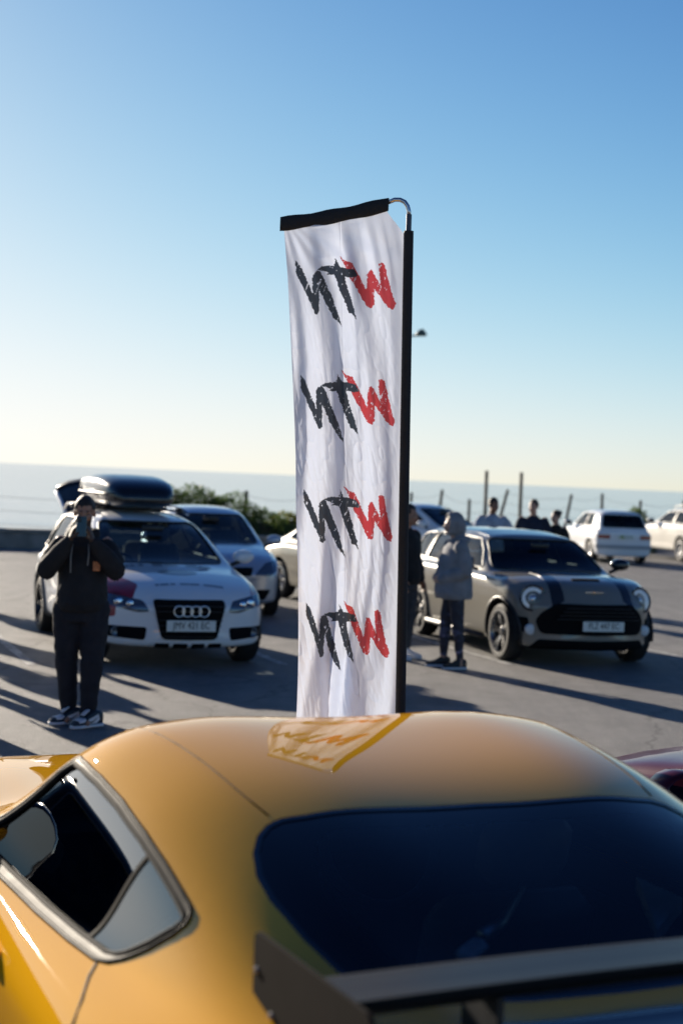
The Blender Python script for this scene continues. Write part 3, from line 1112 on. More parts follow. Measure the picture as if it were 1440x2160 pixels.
ESTATE = dict(name='estate_car', loc=(-2.71, 19.0, 0), rz=th(20), label='white estate car with red graphics, black roof box and raised tailgate', paint=M_WHITE,
    xr=-0.98, xf=3.66, wb=2.81, wr=0.335, roofw=0.575, zo=0.23, bow=0.30, nu=92, nv=71,
    top=[(-0.98, 0.92), (-0.93, 1.08), (-0.78, 1.30), (-0.62, 1.42), (-0.3, 1.475), (0.3, 1.495), (0.9, 1.50), (1.45, 1.445), (1.75, 1.33), (2.1, 1.16), (2.42, 1.00), (2.62, 0.965), (3.0, 0.92), (3.35, 0.84), (3.55, 0.76), (3.64, 0.68)],
    wid=[(-0.98, 0.80), (-0.5, 0.90), (0, 0.92), (1.4, 0.92), (2.81, 0.92), (3.3, 0.89), (3.66, 0.83)],
    belt=[(-0.98, 0.90), (0, 0.96), (1.4, 0.94), (2.4, 0.92), (3.3, 0.80), (3.66, 0.66)],
    ws=[(0.68, 1.0), (0.535, 1.405)], rw=[(0.60, 0.98), (0.50, 1.38)], rw_open=False,
    side=[[(0.62, 1.0), (0.62, 1.40), (1.35, 1.38), (1.80, 1.19), (2.05, 1.0)], [(-0.22, 1.01), (-0.22, 1.395), (0.55, 1.40), (0.55, 1.0)], [(-0.76, 1.04), (-0.62, 1.36), (-0.29, 1.39), (-0.29, 1.01)]],
    patch=front, wheel=lambda: wheel_proto(0.335, 0.235, 0.245, 5, M_RIMB, 0.085), mirror=(1.98, 0.90, 0.98), arch=0.03, arch_m=mat('grey cladding', (0.10, 0.105, 0.11), 0.6), seat_m=M_SEATL)
est, est_sh = make_car(ESTATE)
l = est_sh.hit((9, 0, 0.60), (-1, 0, 0))
eb = MB()
for k in range(4):
    ring_tube(eb, l.x + 0.026, -0.1275 + 0.085 * k, 0.60, 0.053, 0.053, 0.0085)
eb.build('ring_emblem', M_CHROME, est, True)
plate(est, est_sh, 1, 0.455, 'JMV 421 EC', green=0)
c = MB()
for k in range(6):
    c.box((l.x + 0.016, 0, 0.345 + 0.055 * k + (0.03 if k > 3 else 0)), (0.012, 0.56 + 0.03 * k, 0.008), bev=0.002)
c.build('grille_bar', M_BLACKP, est)
for s in (1, -1):                                           # projector lenses, fog lamps
    p = est_sh.hit((9, s * 0.68, 0.665), (-1, 0, 0))
    MB().lathe([(0.045, -0.01), (0.05, 0.012), (0.035, 0.02), (0, 0.024)], 16, 'x', p).build('headlight_projector', M_CHROME, est, True)
    p = est_sh.hit((9, s * 0.58, 0.655), (-1, 0, 0))
    MB().lathe([(0.036, -0.01), (0.04, 0.012), (0.028, 0.02), (0, 0.024)], 16, 'x', p).build('headlight_projector', M_CHROME, est, True)
    p = est_sh.hit((9, s * 0.70, 0.375), (-1, 0, 0))
    MB().lathe([(0.055, 0.0), (0.06, 0.014), (0.048, 0.02), (0.045, 0.008), (0, 0.012)], 18, 'x', p).build('fog_lamp', M_HLBK, est, True)
    pts = [(x, s * 0.55, z) for x, z in ((-0.55, 1.46), (-0.35, 1.535), (0.4, 1.56), (1.0, 1.55), (1.25, 1.49))]
    MB().tube(pts, 0.016, 8).build('roof_rail', M_CHROME, est, True)
for yy, zz, t_, sz in ((0.0, 0.93, 'CARS  AND  COFFEE', 0.085),):
    pass
# rows of small lettering marks on the hood (unreadable in the photograph)
for (x0, y0, y1, n, m, h) in ((2.62, -0.52, 0.52, 15, M_DECG, 0.05), (3.36, -0.28, 0.44, 15, M_DECG, 0.022)):
    c = MB()
    for k in range(n):
        y = lerp(y0, y1, k / (n - 1)) + 0.01 * sin(k * 9.1)
        wq = 0.02 + 0.012 * abs(sin(k * 3.3))
        q = []
        for (dx, dy) in ((-h, -wq), (h, -wq), (h, wq), (-h, wq)):
            p = est_sh.hit((x0 + dx, y + dy, 4), (0, 0, -1))
            q.append(p + Vector((0, 0, 0.003)))
        if k % 5 != 4: c.add(q, [(0, 1, 2, 3)])
    c.build('hood_lettering', m, est)
# raised tailgate with dark lip spoiler
tg = MB()
rings = []
for t in np.linspace(0, 1, 9):
    x, z = -0.58 - 0.62 * t, 1.47 + 0.32 * t ** 0.8
    wv = 0.50 + 0.04 * t
    rings.append([(x, wv * a, z - 0.10 * abs(a) ** 3 + 0.0) for a in np.linspace(-1, 1, 11)] + [(x + 0.05, wv * a, z - 0.06 - 0.10 * abs(a) ** 3) for a in np.linspace(1, -1, 11)])
tg.loft(rings)
tgo = tg.build('tailgate', M_BLACKP, est, True)
for s in (1, -1):
    MB().tube([(-0.58 - 0.62 * t, s * (0.51 + 0.04 * t), 1.47 + 0.32 * t ** 0.8 - 0.13) for t in np.linspace(0, 1, 7)], 0.03, 8).build('tailgate_frame', M_WHITE, tgo, True)
smooth_by_angle(tgo, 40)
sp_ = MB()
sp_.loft([[(-1.18 - 0.16 * t, 0.56 * a * (1 - 0.1 * t), 1.79 + 0.05 * t - 0.09 * abs(a) ** 3) for a in np.linspace(-1, 1, 9)] + [(-1.18 - 0.16 * t, 0.56 * a * (1 - 0.1 * t), 1.73 + 0.07 * t - 0.09 * abs(a) ** 3) for a in np.linspace(1, -1, 9)] for t in (0, 0.5, 1)])
sp_.build('tailgate_lip', M_BLACKP, tgo, True)
# roof box, resting on two bars
box = empty('roof_box', est.location + Vector((0, 0, 1.54)), th(20), 'glossy black roof box strapped on top of the white estate car', 'roof box')
rb = []
for x, w, z0, z1 in ((-0.98, 0.28, 0.12, 0.24), (-0.95, 0.36, 0.05, 0.31), (-0.80, 0.41, 0.015, 0.36), (-0.3, 0.43, 0.0, 0.385), (0.3, 0.43, 0.0, 0.38), (0.70, 0.40, 0.0, 0.33), (0.92, 0.34, 0.02, 0.25), (1.02, 0.24, 0.06, 0.15)):
    n = 20
    ring = []
    for k in range(n):
        a = 2 * pi * k / n
        ca, sa = cos(a), sin(a)
        e = 0.55
        ring.append((x + 0.45, w * math.copysign(abs(ca) ** e, ca), (z0 + z1) / 2 + (z1 - z0) / 2 * math.copysign(abs(sa) ** e, sa)))
    rb.append(ring)
M_BOX = mat('roof box shell', (0.012, 0.014, 0.018), 0.22, coat=0.5, rvary=0.06)
MB().loft(rb).build('shell', M_BOX, box, True)
MB().tube([(x + 0.45, s * w * 1.005, 0.16) for s in (1,) for x, w in ((-0.97, 0.33), (-0.8, 0.415), (-0.3, 0.435), (0.3, 0.435), (0.7, 0.405), (0.92, 0.345))], 0.009, 6).build('seam', M_BLACKP, box, True)
MB().tube([(x + 0.45, -w * 1.005, 0.16) for x, w in ((-0.97, 0.33), (-0.8, 0.415), (-0.3, 0.435), (0.3, 0.435), (0.7, 0.405), (0.92, 0.345))], 0.009, 6).build('seam', M_BLACKP, box, True)
for x in (0.05, 0.85):
    c = MB().box((x, 0, -0.02), (0.07, 1.16, 0.028), bev=0.01)
    for s in (1, -1): c.box((x, s * 0.55, -0.015), (0.10, 0.07, 0.06), bev=0.015)
    c.build('cross_bar', M_BLACKP, box)

# ---- silver hatchback behind it
pf = []
for pl in both(rounded([(0.34, 0.60), (0.60, 0.575), (0.74, 0.66), (0.72, 0.79), (0.55, 0.76)], 0.04)):
    pf.append(('headlight', 'x', pl, 0.004, M_HLBK, None))
pf.append(('grille', 'x', rounded([(-0.34, 0.70), (-0.30, 0.585), (0.30, 0.585), (0.34, 0.70)], 0.02), 0.006, M_GRILL, None))
pf.append(('lower_grille', 'x', rounded([(-0.62, 0.40), (-0.52, 0.26), (0.52, 0.26), (0.62, 0.40)], 0.04), 0.006, M_GRILL, None))
HATCH = dict(name='hatchback_car', loc=(-2.3, 24.36, 0), rz=th(15), label='silver blue hatchback parked behind the white estate car', paint=M_SILV,
    xr=-0.62, xf=3.16, wb=2.47, wr=0.30, roofw=0.545, zo=0.2, bow=0.30, nu=64, nv=51,
    top=[(-0.62, 0.85), (-0.55, 1.1), (-0.4, 1.34), (-0.15, 1.43), (0.5, 1.465), (1.05, 1.45), (1.35, 1.36), (1.75, 1.15), (2.12, 0.985), (2.5, 0.93), (2.85, 0.85), (3.05, 0.76), (3.15, 0.66)],
    wid=[(-0.62, 0.76), (0, 0.83), (1.2, 0.84), (2.47, 0.83), (2.9, 0.80), (3.16, 0.74)],
    belt=[(-0.62, 0.85), (0, 0.95), (1.2, 0.92), (2.2, 0.90), (2.9, 0.78), (3.16, 0.64)],
    ws=[(0.62, 0.99), (0.50, 1.37)], rw=[(0.55, 1.0), (0.44, 1.34)],
    side=[[(0.50, 0.985), (0.50, 1.36), (1.10, 1.34), (1.48, 1.15), (1.72, 0.98)], [(-0.25, 1.03), (-0.12, 1.33), (0.43, 1.36), (0.43, 0.985)]],
    patch=pf, wheel=lambda: wheel_proto(0.30, 0.195, 0.205, 7, M_RIMS, 0.05), mirror=(1.68, 0.81, 0.95), seat_m=M_SEATL)
o, s_ = make_car(HATCH)
plate(o, s_, 1, 0.48, 'HBX 308 EC')
c = MB(); l = s_.hit((9, 0, 0.66), (-1, 0, 0)); ring_tube(c, l.x + 0.02, 0, 0.655, 0.05, 0.05, 0.007); c.build('round_emblem', M_CHROME, o, True)

# ---- champagne coupe mostly behind the banner, seen along its sunny flank
COUPE = dict(rear_seats=False, seatz=0.3, name='coupe_car', loc=(-0.25, 25.8, 0), rz=th(30), label='champagne coloured sedan half hidden behind the banner', paint=M_BEIG,
    xr=-0.98, xf=3.42, wb=2.6, wr=0.305, roofw=0.53, zo=0.2, bow=0.28, bowr=0.22, nu=64, nv=51,
    top=[(-0.98, 0.80), (-0.93, 0.90), (-0.75, 0.965), (-0.35, 0.99), (-0.1, 1.08), (0.25, 1.26), (0.6, 1.36), (1.1, 1.375), (1.45, 1.31), (1.8, 1.13), (2.15, 0.96), (2.6, 0.90), (3.1, 0.79), (3.35, 0.68), (3.41, 0.6)],
    wid=[(-0.98, 0.74), (-0.4, 0.84), (0, 0.86), (1.2, 0.86), (2.6, 0.85), (3.1, 0.81), (3.42, 0.73)],
    belt=[(-0.98, 0.80), (0, 0.90), (1.2, 0.88), (2.2, 0.86), (3.1, 0.74), (3.42, 0.58)],
    ws=[(0.60, 0.97), (0.47, 1.30)], rw=[(0.58, 1.03), (0.46, 1.28)],
    side=[[(0.78, 0.94), (0.78, 1.27), (1.3, 1.26), (1.68, 1.06), (1.85, 0.94)], [(0.10, 0.97), (0.38, 1.20), (0.70, 1.27), (0.70, 0.945)]],
    patch=[('rub_strip', 'y', [(0.34, 0.47), (2.2, 0.47), (2.2, 0.53), (0.34, 0.53)], 0.012, M_BEIG, None), ('rub_strip', 'Y', [(0.34, 0.47), (2.2, 0.47), (2.2, 0.53), (0.34, 0.53)], 0.012, M_BEIG, None),
           ('sill_strip', 'Y', [(0.40, 0.25), (2.2, 0.25), (2.2, 0.33), (0.40, 0.33)], 0.014, M_BEIG, None),
           ('fuel_flap', 'Y', ellipse(-0.28, 0.76, 0.035, 0.035, 14), 0.003, M_BLACKP, None),
           ('headlight', 'x', rounded([(0.32, 0.56), (0.66, 0.56), (0.64, 0.66), (0.32, 0.66)], 0.02), 0.004, M_HLBK, None), ('headlight', 'x', rounded([(-0.66, 0.56), (-0.32, 0.56), (-0.32, 0.66), (-0.64, 0.66)], 0.02), 0.004, M_HLBK, None)],
    wheel=lambda: wheel_proto(0.305, 0.2, 0.205, 6, M_RIMS, 0.06), mirror=(1.75, 0.83, 0.92))
make_car(COUPE)

# ---- grey clubman style hatch with round lamps
mf = []
mf.append(('grille', 'x', rounded([(-0.60, 0.60), (-0.66, 0.50), (-0.60, 0.36), (0.60, 0.36), (0.66, 0.50), (0.60, 0.60), (0.46, 0.70), (-0.46, 0.70)], 0.05), 0.008, M_GRILL, None))
mf.append(('lower_grille', 'x', rounded([(-0.62, 0.30), (-0.70, 0.20), (0.70, 0.20), (0.62, 0.30)], 0.03), 0.010, M_GRILL, None))
for pl in both(rounded([(0.70, 0.36), (0.86, 0.38), (0.86, 0.54), (0.72, 0.53)], 0.02)):
    mf.append(('air_curtain', 'x', pl, 0.004, M_GRILL, None))
mf.append(('hood_scoop', 'z', rounded([(3.02, -0.17), (3.08, -0.17), (3.08, 0.17), (3.02, 0.17)], 0.02), 0.012, M_GRILL, None))
for pl in ([(2.45, 0.30), (3.30, 0.36), (3.30, 0.50), (2.45, 0.44)], [(2.45, -0.44), (3.30, -0.50), (3.30, -0.36), (2.45, -0.30)]):
    mf.append(('hood_stripe', 'z', pl, 0.0015, M_NAVY, 'dark hood stripe'))
mf.append(('roof_skin', 'z', rounded([(-0.35, -0.52), (1.52, -0.52), (1.52, 0.52), (-0.35, 0.52)], 0.1), 0.003, M_NAVY, 'dark roof panel'))
MINI = dict(name='compact_car', loc=(1.89, 20.57, 0), rz=th(17), label='grey compact car with round headlights and dark hood stripes', paint=M_GREY,
    xr=-0.80, xf=3.40, wb=2.70, wr=0.325, roofw=0.60, zo=0.19, bow=0.34, nu=88, nv=71, zcf=0.46, df=0.05, crown=0.015,
    top=[(-0.80, 0.95), (-0.76, 1.15), (-0.66, 1.34), (-0.4, 1.395), (0.3, 1.425), (1.0, 1.42), (1.50, 1.37), (1.72, 1.25), (1.95, 1.10), (2.18, 0.985), (2.5, 0.985), (2.9, 0.97), (3.15, 0.925), (3.30, 0.84), (3.38, 0.72)],
    wid=[(-0.80, 0.82), (-0.3, 0.89), (0, 0.90), (1.4, 0.90), (2.70, 0.90), (3.1, 0.88), (3.40, 0.80)],
    belt=[(-0.80, 0.92), (0, 0.97), (1.4, 0.96), (2.2, 0.945), (2.9, 0.93), (3.2, 0.84), (3.40, 0.69)],
    ws=[(0.72, 1.0), (0.575, 1.335)], rw=[(0.6, 1.02), (0.52, 1.32)],
    side=[[(0.74, 1.0), (0.74, 1.345), (1.42, 1.325), (1.66, 1.20), (1.90, 1.0)], [(0.02, 1.01), (0.02, 1.345), (0.66, 1.35), (0.66, 1.0)], [(-0.62, 1.04), (-0.52, 1.31), (-0.06, 1.34), (-0.06, 1.01)]],
    patch=mf, wheel=lambda: wheel_proto(0.325, 0.22, 0.245, 5, M_RIMG, 0.04, True), mirror=(1.86, 0.90, 0.99), mirror_m=M_GLOSSB, arch=0.02, arch_m=M_BLACKP)
mini, mini_sh = make_car(MINI)
for s in (1, -1):
    round_lamp(mini, mini_sh, s * 0.665, 0.745, 0.132)
    p = mini_sh.hit((9, s * 0.70, 0.40), (-1, 0, 0))
    MB().lathe([(0.058, -0.02), (0.062, 0.02), (0.05, 0.028), (0, 0.034)], 18, 'x', p).build('fog_lamp', mat('fog lamp face', (0.62, 0.65, 0.68), 0.2), mini, True)
plate(mini, mini_sh, 1, 0.465, 'FLZ 447 EC', 0.06)
l = mini_sh.hit((9, 0, 0.60), (-1, 0, 0))
c = MB()
for k in range(4): c.box((l.x + 0.012, 0, 0.54 + 0.04 * k), (0.014, 1.0 - 0.07 * k, 0.01), bev=0.003)
c.build('grille_bar', M_BLACKP, mini)
l = mini_sh.hit((3.29, 0, 4), (0, 0, -1))
c = MB(); c.lathe([(0.036, 0), (0.036, 0.012), (0, 0.014)], 18, 'z', l)
for s in (1, -1): c.prism([(0.03 * s, -0.02), (0.11 * s, -0.006), (0.11 * s, 0.012), (0.03 * s, 0.02)], 0.01, Matrix.Translation(l) @ Matrix.Rotation(R(90), 4, 'Z'))
c.build('winged_emblem', M_CHROME, mini, False)
for s in (1, -1):
    MB().tube([(x, s * (0.905 if 0.2 < x < 2.5 else 0.9), 0.235) for x in (0.42, 1.3, 2.28)], 0.035, 8).build('sill', M_BLACKP, mini, True)

# ---- white hatchback far behind, nose to the right
WH = dict(HATCH, name='hatchback_car', loc=(1.22, 36.5, 0), rz=th(45), label='white hatchback facing right behind the hooded person', paint=M_WHITE, seat_m=M_SEAT, nu=52, nv=41,
          patch=[p for p in pf], wheel=lambda: wheel_proto(0.30, 0.195, 0.205, 6, M_RIMS, 0.06))
make_car(WH)

# ---- boxy white hatchback, tail to us
bf = []
for pl in both(rounded([(0.42, 0.66), (0.74, 0.66), (0.74, 0.77), (0.42, 0.77)], 0.015)):
    bf.append(('tail_lamp', ('x', lambda c, n: n.x < -0.15), pl, 0.012, M_RED, None))
bf.append(('rear_bumper', ('x', lambda c, n: n.x < -0.1), rounded([(-0.78, 0.40), (0.78, 0.40), (0.78, 0.50), (-0.78, 0.50)], 0.02), 0.03, mat('faded bumper', (0.32, 0.34, 0.37), 0.5), None))
BOXY = dict(name='boxy_hatchback_car', loc=(7.48, 42.4, 0), rz=R(100), label='boxy older white hatchback seen from behind near the sea', paint=M_WHITE,
    xr=-0.62, xf=3.1, wb=2.4, wr=0.29, roofw=0.56, zo=0.2, bow=0.10, bowr=0.05, nu=52, nv=47, dr=0.03, zcr=0.62,
    top=[(-0.62, 0.86), (-0.60, 0.92), (-0.46, 1.12), (-0.27, 1.345), (-0.15, 1.385), (0.5, 1.41), (1.05, 1.39), (1.3, 1.30), (1.6, 1.08), (1.85, 0.93), (2.4, 0.89), (2.9, 0.84), (3.05, 0.78), (3.1, 0.7)],
    wid=[(-0.62, 0.77), (0, 0.805), (1.2, 0.81), (2.4, 0.80), (3.1, 0.76)],
    belt=[(-0.62, 0.86), (0, 0.93), (1.2, 0.92), (2.2, 0.88), (3.1, 0.72)],
    ws=[(0.62, 0.96), (0.52, 1.32)], rw=[(0.60, 0.965), (0.52, 1.29)],
    side=[[(0.60, 0.97), (0.60, 1.32), (1.02, 1.30), (1.50, 0.97)], [(0.02, 0.98), (0.12, 1.30), (0.53, 1.32), (0.53, 0.97)]],
    patch=bf, wheel=lambda: wheel_proto(0.29, 0.18, 0.19, 8, M_RIMS, 0.05), mirror=(1.45, 0.80, 0.94), glass=glass('old car glass', (0.6, 0.68, 0.68)))
bx_, bx_sh = make_car(BOXY)
plate(bx_, bx_sh, -1, 0.715, 'CDX 502 EC', green=1)

# ---- white estate / bakkie at the right edge
SUV = dict(name='crossover_car', loc=(10.5, 44.8, 0), rz=R(104), label='cream white crossover with roof rack at the right edge', paint=M_WHITE2,
    xr=-0.85, xf=3.35, wb=2.6, wr=0.34, roofw=0.58, zo=0.28, bow=0.2, nu=52, nv=47,
    top=[(-0.85, 1.0), (-0.80, 1.2), (-0.68, 1.44), (-0.4, 1.51), (0.5, 1.53), (1.15, 1.51), (1.45, 1.42), (1.8, 1.22), (2.1, 1.06), (2.6, 1.02), (3.1, 0.94), (3.3, 0.8)],
    wid=[(-0.85, 0.82), (0, 0.88), (1.2, 0.88), (2.6, 0.88), (3.35, 0.80)],
    belt=[(-0.85, 1.0), (0, 1.05), (1.2, 1.04), (2.2, 1.0), (3.3, 0.76)],
    ws=[(0.66, 1.08), (0.53, 1.45)], rw=[(0.6, 1.1), (0.52, 1.41)],
    side=[[(0.72, 1.08), (0.72, 1.42), (1.25, 1.40), (1.75, 1.08)], [(-0.5, 1.10), (-0.42, 1.40), (0.60, 1.43), (0.60, 1.08)]],
    patch=[], wheel=lambda: wheel_proto(0.34, 0.22, 0.22, 6, M_RIMS, 0.06), mirror=(1.72, 0.86, 1.03))
sv, sv_sh = make_car(SUV)
for s in (1, -1):
    MB().tube([(x, s * 0.53, z) for x, z in ((-0.5, 1.49), (-0.4, 1.56), (0.5, 1.60), (1.0, 1.58), (1.1, 1.51))], 0.022, 8).build('roof_rail', M_WHITE2, sv, True)
for x in (-0.1, 0.7):
    MB().box((x, 0, 1.61), (0.06, 1.1, 0.03), bev=0.008).build('cross_bar', M_WHITE2, sv)

# ---- maroon car beside the sports car (only its windscreen pillar shows)
RED = dict(COUPE, name='sedan_car', loc=(2.93, 4.50, 0), rz=R(114), label='maroon car whose windscreen pillar shows at the right edge', paint=M_MARO, seat_m=M_SEAT, patch=[],
           wheel=lambda: wheel_proto(0.30, 0.195, 0.205, 5, M_RIMB, 0.07), mirror_m=M_MARO, mirror=(1.85, 0.83, 0.80))
make_car(RED)

# ---- black car beyond the left edge, mirrored in the sports car's door
BLK = dict(HATCH, name='hatchback_car', loc=(-3.2, 6.5, 0), rz=R(114), label='black hatchback parked left of the yellow car, mirrored in its window', paint=M_BLKP, seat_m=M_SEAT, patch=[p for p in pf],
           wheel=lambda: wheel_proto(0.30, 0.195, 0.205, 5, M_RIMB, 0.07))
make_car(BLK)
# ------------------------------------------------------------------ yellow sports coupe in the foreground
def sports_car():
    root = empty('sports_coupe', (0.338, 3.527, 0), R(114), 'golden yellow sports coupe with dark rear wing in the foreground', 'car', None, 1.0526)
    YEL = bpy.data.materials.new('golden yellow paint')
    YEL.use_nodes = True
    nt = YEL.node_tree
    p = nt.nodes['Principled BSDF']
    p.inputs['Base Color'].default_value = (0.72, 0.355, 0.010, 1)
    p.inputs['Roughness'].default_value = 0.5
    p.inputs['Metallic'].default_value = 0.0
    p.inputs['Coat Weight'].default_value = 1.0
    p.inputs['Coat Roughness'].default_value = 0.012
    p.inputs['Coat IOR'].default_value = 1.68
    p.inputs['Specular IOR Level'].default_value = 0.0
    tc = nt.nodes.new('ShaderNodeTexCoord')
    n = nt.nodes.new('ShaderNodeTexNoise'); n.inputs['Scale'].default_value = 900; n.inputs['Detail'].default_value = 1
    nt.links.new(tc.outputs['Object'], n.inputs['Vector'])
    bp = nt.nodes.new('ShaderNodeBump'); bp.inputs['Strength'].default_value = 0.0; bp.inputs['Distance'].default_value = 0.001
    nt.links.new(n.outputs['Fac'], bp.inputs['Height']); nt.links.new(bp.outputs[0], p.inputs['Normal'])
    # x, zt, (yr,zr), (yd,zd), (ym,zm), (yb,zb), (ys,zs), (yw,zw)
    T = [
        (-0.93, 0.78, .30, .78, .50, .77, .62, .75, .70, .72, .78, .68, .80, .60),
        (-0.90, 0.90, .32, .895, .52, .89, .66, .88, .74, .84, .80, .78, .83, .68),
        (-0.84, 0.968, .36, .966, .54, .955, .68, .93, .76, .885, .83, .83, .87, .72),
        (-0.70, 0.950, .40, .956, .58, .962, .68, .95, .765, .91, .855, .86, .90, .74),
        (-0.54, 0.995, .44, 1.00, .60, .998, .69, .97, .772, .92, .87, .872, .92, .75),
        (-0.36, 1.080, .48, 1.068, .62, 1.045, .705, .992, .778, .918, .882, .875, .93, .755),
        (-0.18, 1.155, .50, 1.125, .64, 1.085, .715, 1.010, .783, .910, .887, .872, .932, .755),
        (0.02, 1.213, .515, 1.175, .658, 1.118, .722, 1.020, .787, .902, .888, .867, .93, .75),
        (0.22, 1.250, .525, 1.212, .668, 1.145, .727, 1.025, .790, .895, .885, .862, .926, .745),
        (0.45, 1.274, .53, 1.240, .674, 1.168, .730, 1.03, .793, .888, .880, .857, .918, .74),
        (0.68, 1.284, .535, 1.252, .680, 1.186, .732, 1.03, .795, .882, .875, .853, .910, .73),
        (0.84, 1.262, .53, 1.225, .675, 1.165, .735, 1.02, .797, .878, .872, .850, .907, .72),
        (1.00, 1.215, .525, 1.175, .668, 1.115, .737, 1.00, .797, .876, .870, .848, .905, .72),
        (1.18, 1.140, .525, 1.105, .670, 1.045, .742, .96, .798, .875, .868, .848, .904, .72),
        (1.36, 1.055, .53, 1.025, .680, .970, .755, .92, .800, .874, .868, .848, .903, .72),
        (1.54, .975, .54, .955, .69, .920, .765, .895, .805, .872, .870, .848, .903, .72),
        (1.75, .915, .55, .905, .69, .892, .770, .882, .812, .872, .872, .850, .905, .72),
        (2.05, .890, .55, .885, .68, .882, .772, .880, .820, .872, .88, .850, .912, .73),
        (2.30, .878, .54, .875, .68, .878, .775, .878, .828, .872, .888, .850, .918, .73),
        (2.60, .865, .50, .862, .66, .868, .77, .870, .84, .862, .895, .842, .922, .73),
        (2.90, .825, .46, .822, .64, .830, .76, .835, .83, .825, .885, .80, .915, .71),
        (3.15, .785, .42, .782, .60, .79, .72, .795, .80, .785, .85, .75, .88, .66),
        (3.33, .68, .38, .675, .54, .68, .65, .68, .72, .665, .77, .64, .80, .57),
        (3.41, .58, .34, .575, .48, .57, .58, .565, .65, .55, .70, .53, .72, .50)]
    rows = []
    for (x, zt, yr, zr, yd, zd, ym, zm, yb, zb, ys, zs, yw, zw) in T:
        zo = 0.14
        hd = np.interp(x, [1.36, 1.75, 2.6, 3.15], [0, 0.035, 0.045, 0.02])
        zt, zr, zd, zm = zt - hd, zr - hd, zd - hd, zm - hd * 0.9
        lift = np.interp(x, [-0.6, -0.1, 0.2, 0.75, 1.1, 1.5], [0, 0.008, 0.016, 0.018, 0.012, 0])
        zt, zr, zd = zt + lift, zr + lift * 1.3, zd + lift
        yr, yd = yr + lift * 1.2, yd + lift * 1.3
        cdrop = 0.012 if -0.3 < x < 1.5 else 0.0
        half = [(0, zt - cdrop), (0.30 * yr, zt - cdrop * 0.7), (0.62 * yr, zt + 0.002), (0.90 * yr, zr + 0.012), (yr, zr), (yd, zd), (ym, zm), (yb - 0.035, zb + 0.028), (yb + 0.02, zb), (ys, zs), (yw - 0.006, lerp(zs, zw, 0.5)),
                (yw, zw), (yw - 0.012, lerp(zw, zo, 0.35)), (yw - 0.035, lerp(zw, zo, 0.62)), (yw - 0.02, lerp(zw, zo, 0.9)), (yw - 0.06, zo), (yw * 0.5, zo - 0.01), (0, zo - 0.01)]
        k = (x - 1.2) / 2.2
        bow = 0.34 * max(0, k) ** 1.5 if k > 0 else -0.13 * min(1, -k) ** 1.5
        rows.append([(x - bow * (y / 0.93) ** 2, y, z) for y, z in half])
    def close(row, sg, zc, d):
        x0 = row[0][0]
        return [[(x0 + (x - x0) * sc * sc + sg * d * dx, y * sc, zc + (z - zc) * sc) for x, y, z in row] for sc, dx in ((0.93, 0.5), (0.8, 0.85), (0.5, 1.0), (0, 1.02))]
    rows = close(rows[0], -1, 0.5, 0.05)[::-1] + rows + close(rows[-1], 1, 0.38, 0.06)
    sh = Shell(rows, 190, 151)
    bm = sh.bm
    M_TRIM = mat('window trim', (0.014, 0.014, 0.016), 0.5, 0.0, rvary=0.05, spec=0.02)
    M_SGL = glass('sports side glass', (0.34, 0.37, 0.36), 2.4, 1.5)
    M_RGL = glass('sports rear glass', (0.66, 0.72, 0.76), 1.3, 1.5)
    M_SEAL = mat('rubber seal', (0.01, 0.01, 0.011), 0.85, spec=0.15)
    # side windows
    dlo = [(0.80, 1.186), (0.70, 1.189), (0.57, 1.183), (0.394, 1.165), (0.206, 1.134), (0.074, 1.106), (-0.04, 1.078), (-0.107, 1.060), (-0.122, 1.050), (-0.125, 1.036), (-0.107, 1.014), (-0.045, 0.972), (0.036, 0.928), (0.07, 0.914), (0.115, 0.906),
           (0.287, 0.896), (0.552, 0.885), (0.923, 0.874), (1.25, 0.870), (1.44, 0.874), (1.40, 0.895), (1.27, 0.945), (1.121, 1.020), (0.993, 1.088), (0.88, 1.152)]
    for side in (1, -1):
        fil = F_SIDE[side]
        nb = take(bm, cut(bm, dlo, 'y', fil))
        nb.normal_update()
        inner = shrink(dlo, 0.013)
        gl = take(nb, cut(nb, inner, 'y', fil))
        lp = loops(gl)
        lo_ = loops(nb)
        from_bm('inner_trim', push(take(nb, list(nb.faces), True), sh, -0.014), M_SEAL, root, True)
        push(nb, sh, 0.003)
        tr = from_bm('window_trim', nb, M_TRIM, root, True, sh)
        c = MB()
        for l_ in lo_: c.tube(l_, 0.006, 6, True)
        c.build('trim_edge', M_TRIM, tr, True)
        c = MB()
        for l_ in lp: c.tube(l_, 0.007, 6, True)
        c.build('seal', M_SEAL, tr, True)
        bar = [(0.138, 1.125), (0.150, 1.125), (0.290, 0.87), (0.275, 0.87)]
        cut(gl, bar, 'y', fil)
        q = [f for f in gl.faces if inside((f.calc_center_median().x, f.calc_center_median().z), bar)]
        bb = take(gl, q)
        from_bm('window_divider', push(bb, sh, -0.004), M_SEAL, root, True, sh)
        q = [f for f in gl.faces if f.calc_center_median().x < lerp(0.285, 0.142, (f.calc_center_median().z - 0.87) / 0.255)]
        qb = take(gl, q)
        from_bm('quarter_window', push(qb, sh, -0.008), M_SGL, root, True, sh, flat=0.7)
        from_bm('door_window', push(gl, sh, -0.008), M_SGL, root, True, sh, flat=0.7)
    # rear glass, plan view outline
    hg = [(0.015, 0.0), (0.010, 0.12), (0.007, 0.25), (0.009, 0.40), (0.016, 0.45), (0.006, 0.485), (-0.02, 0.515), (-0.065, 0.540), (-0.134, 0.558), (-0.213, 0.560), (-0.337, 0.543), (-0.438, 0.517), (-0.52, 0.47), (-0.56, 0.40), (-0.575, 0.2), (-0.58, 0.0)]
    hg = hg + [(x, -y) for x, y in hg[-2:0:-1]]
    ftop = lambda c, n: n.z > 0.3
    nb = take(bm, cut(bm, hg, 'z', ftop))
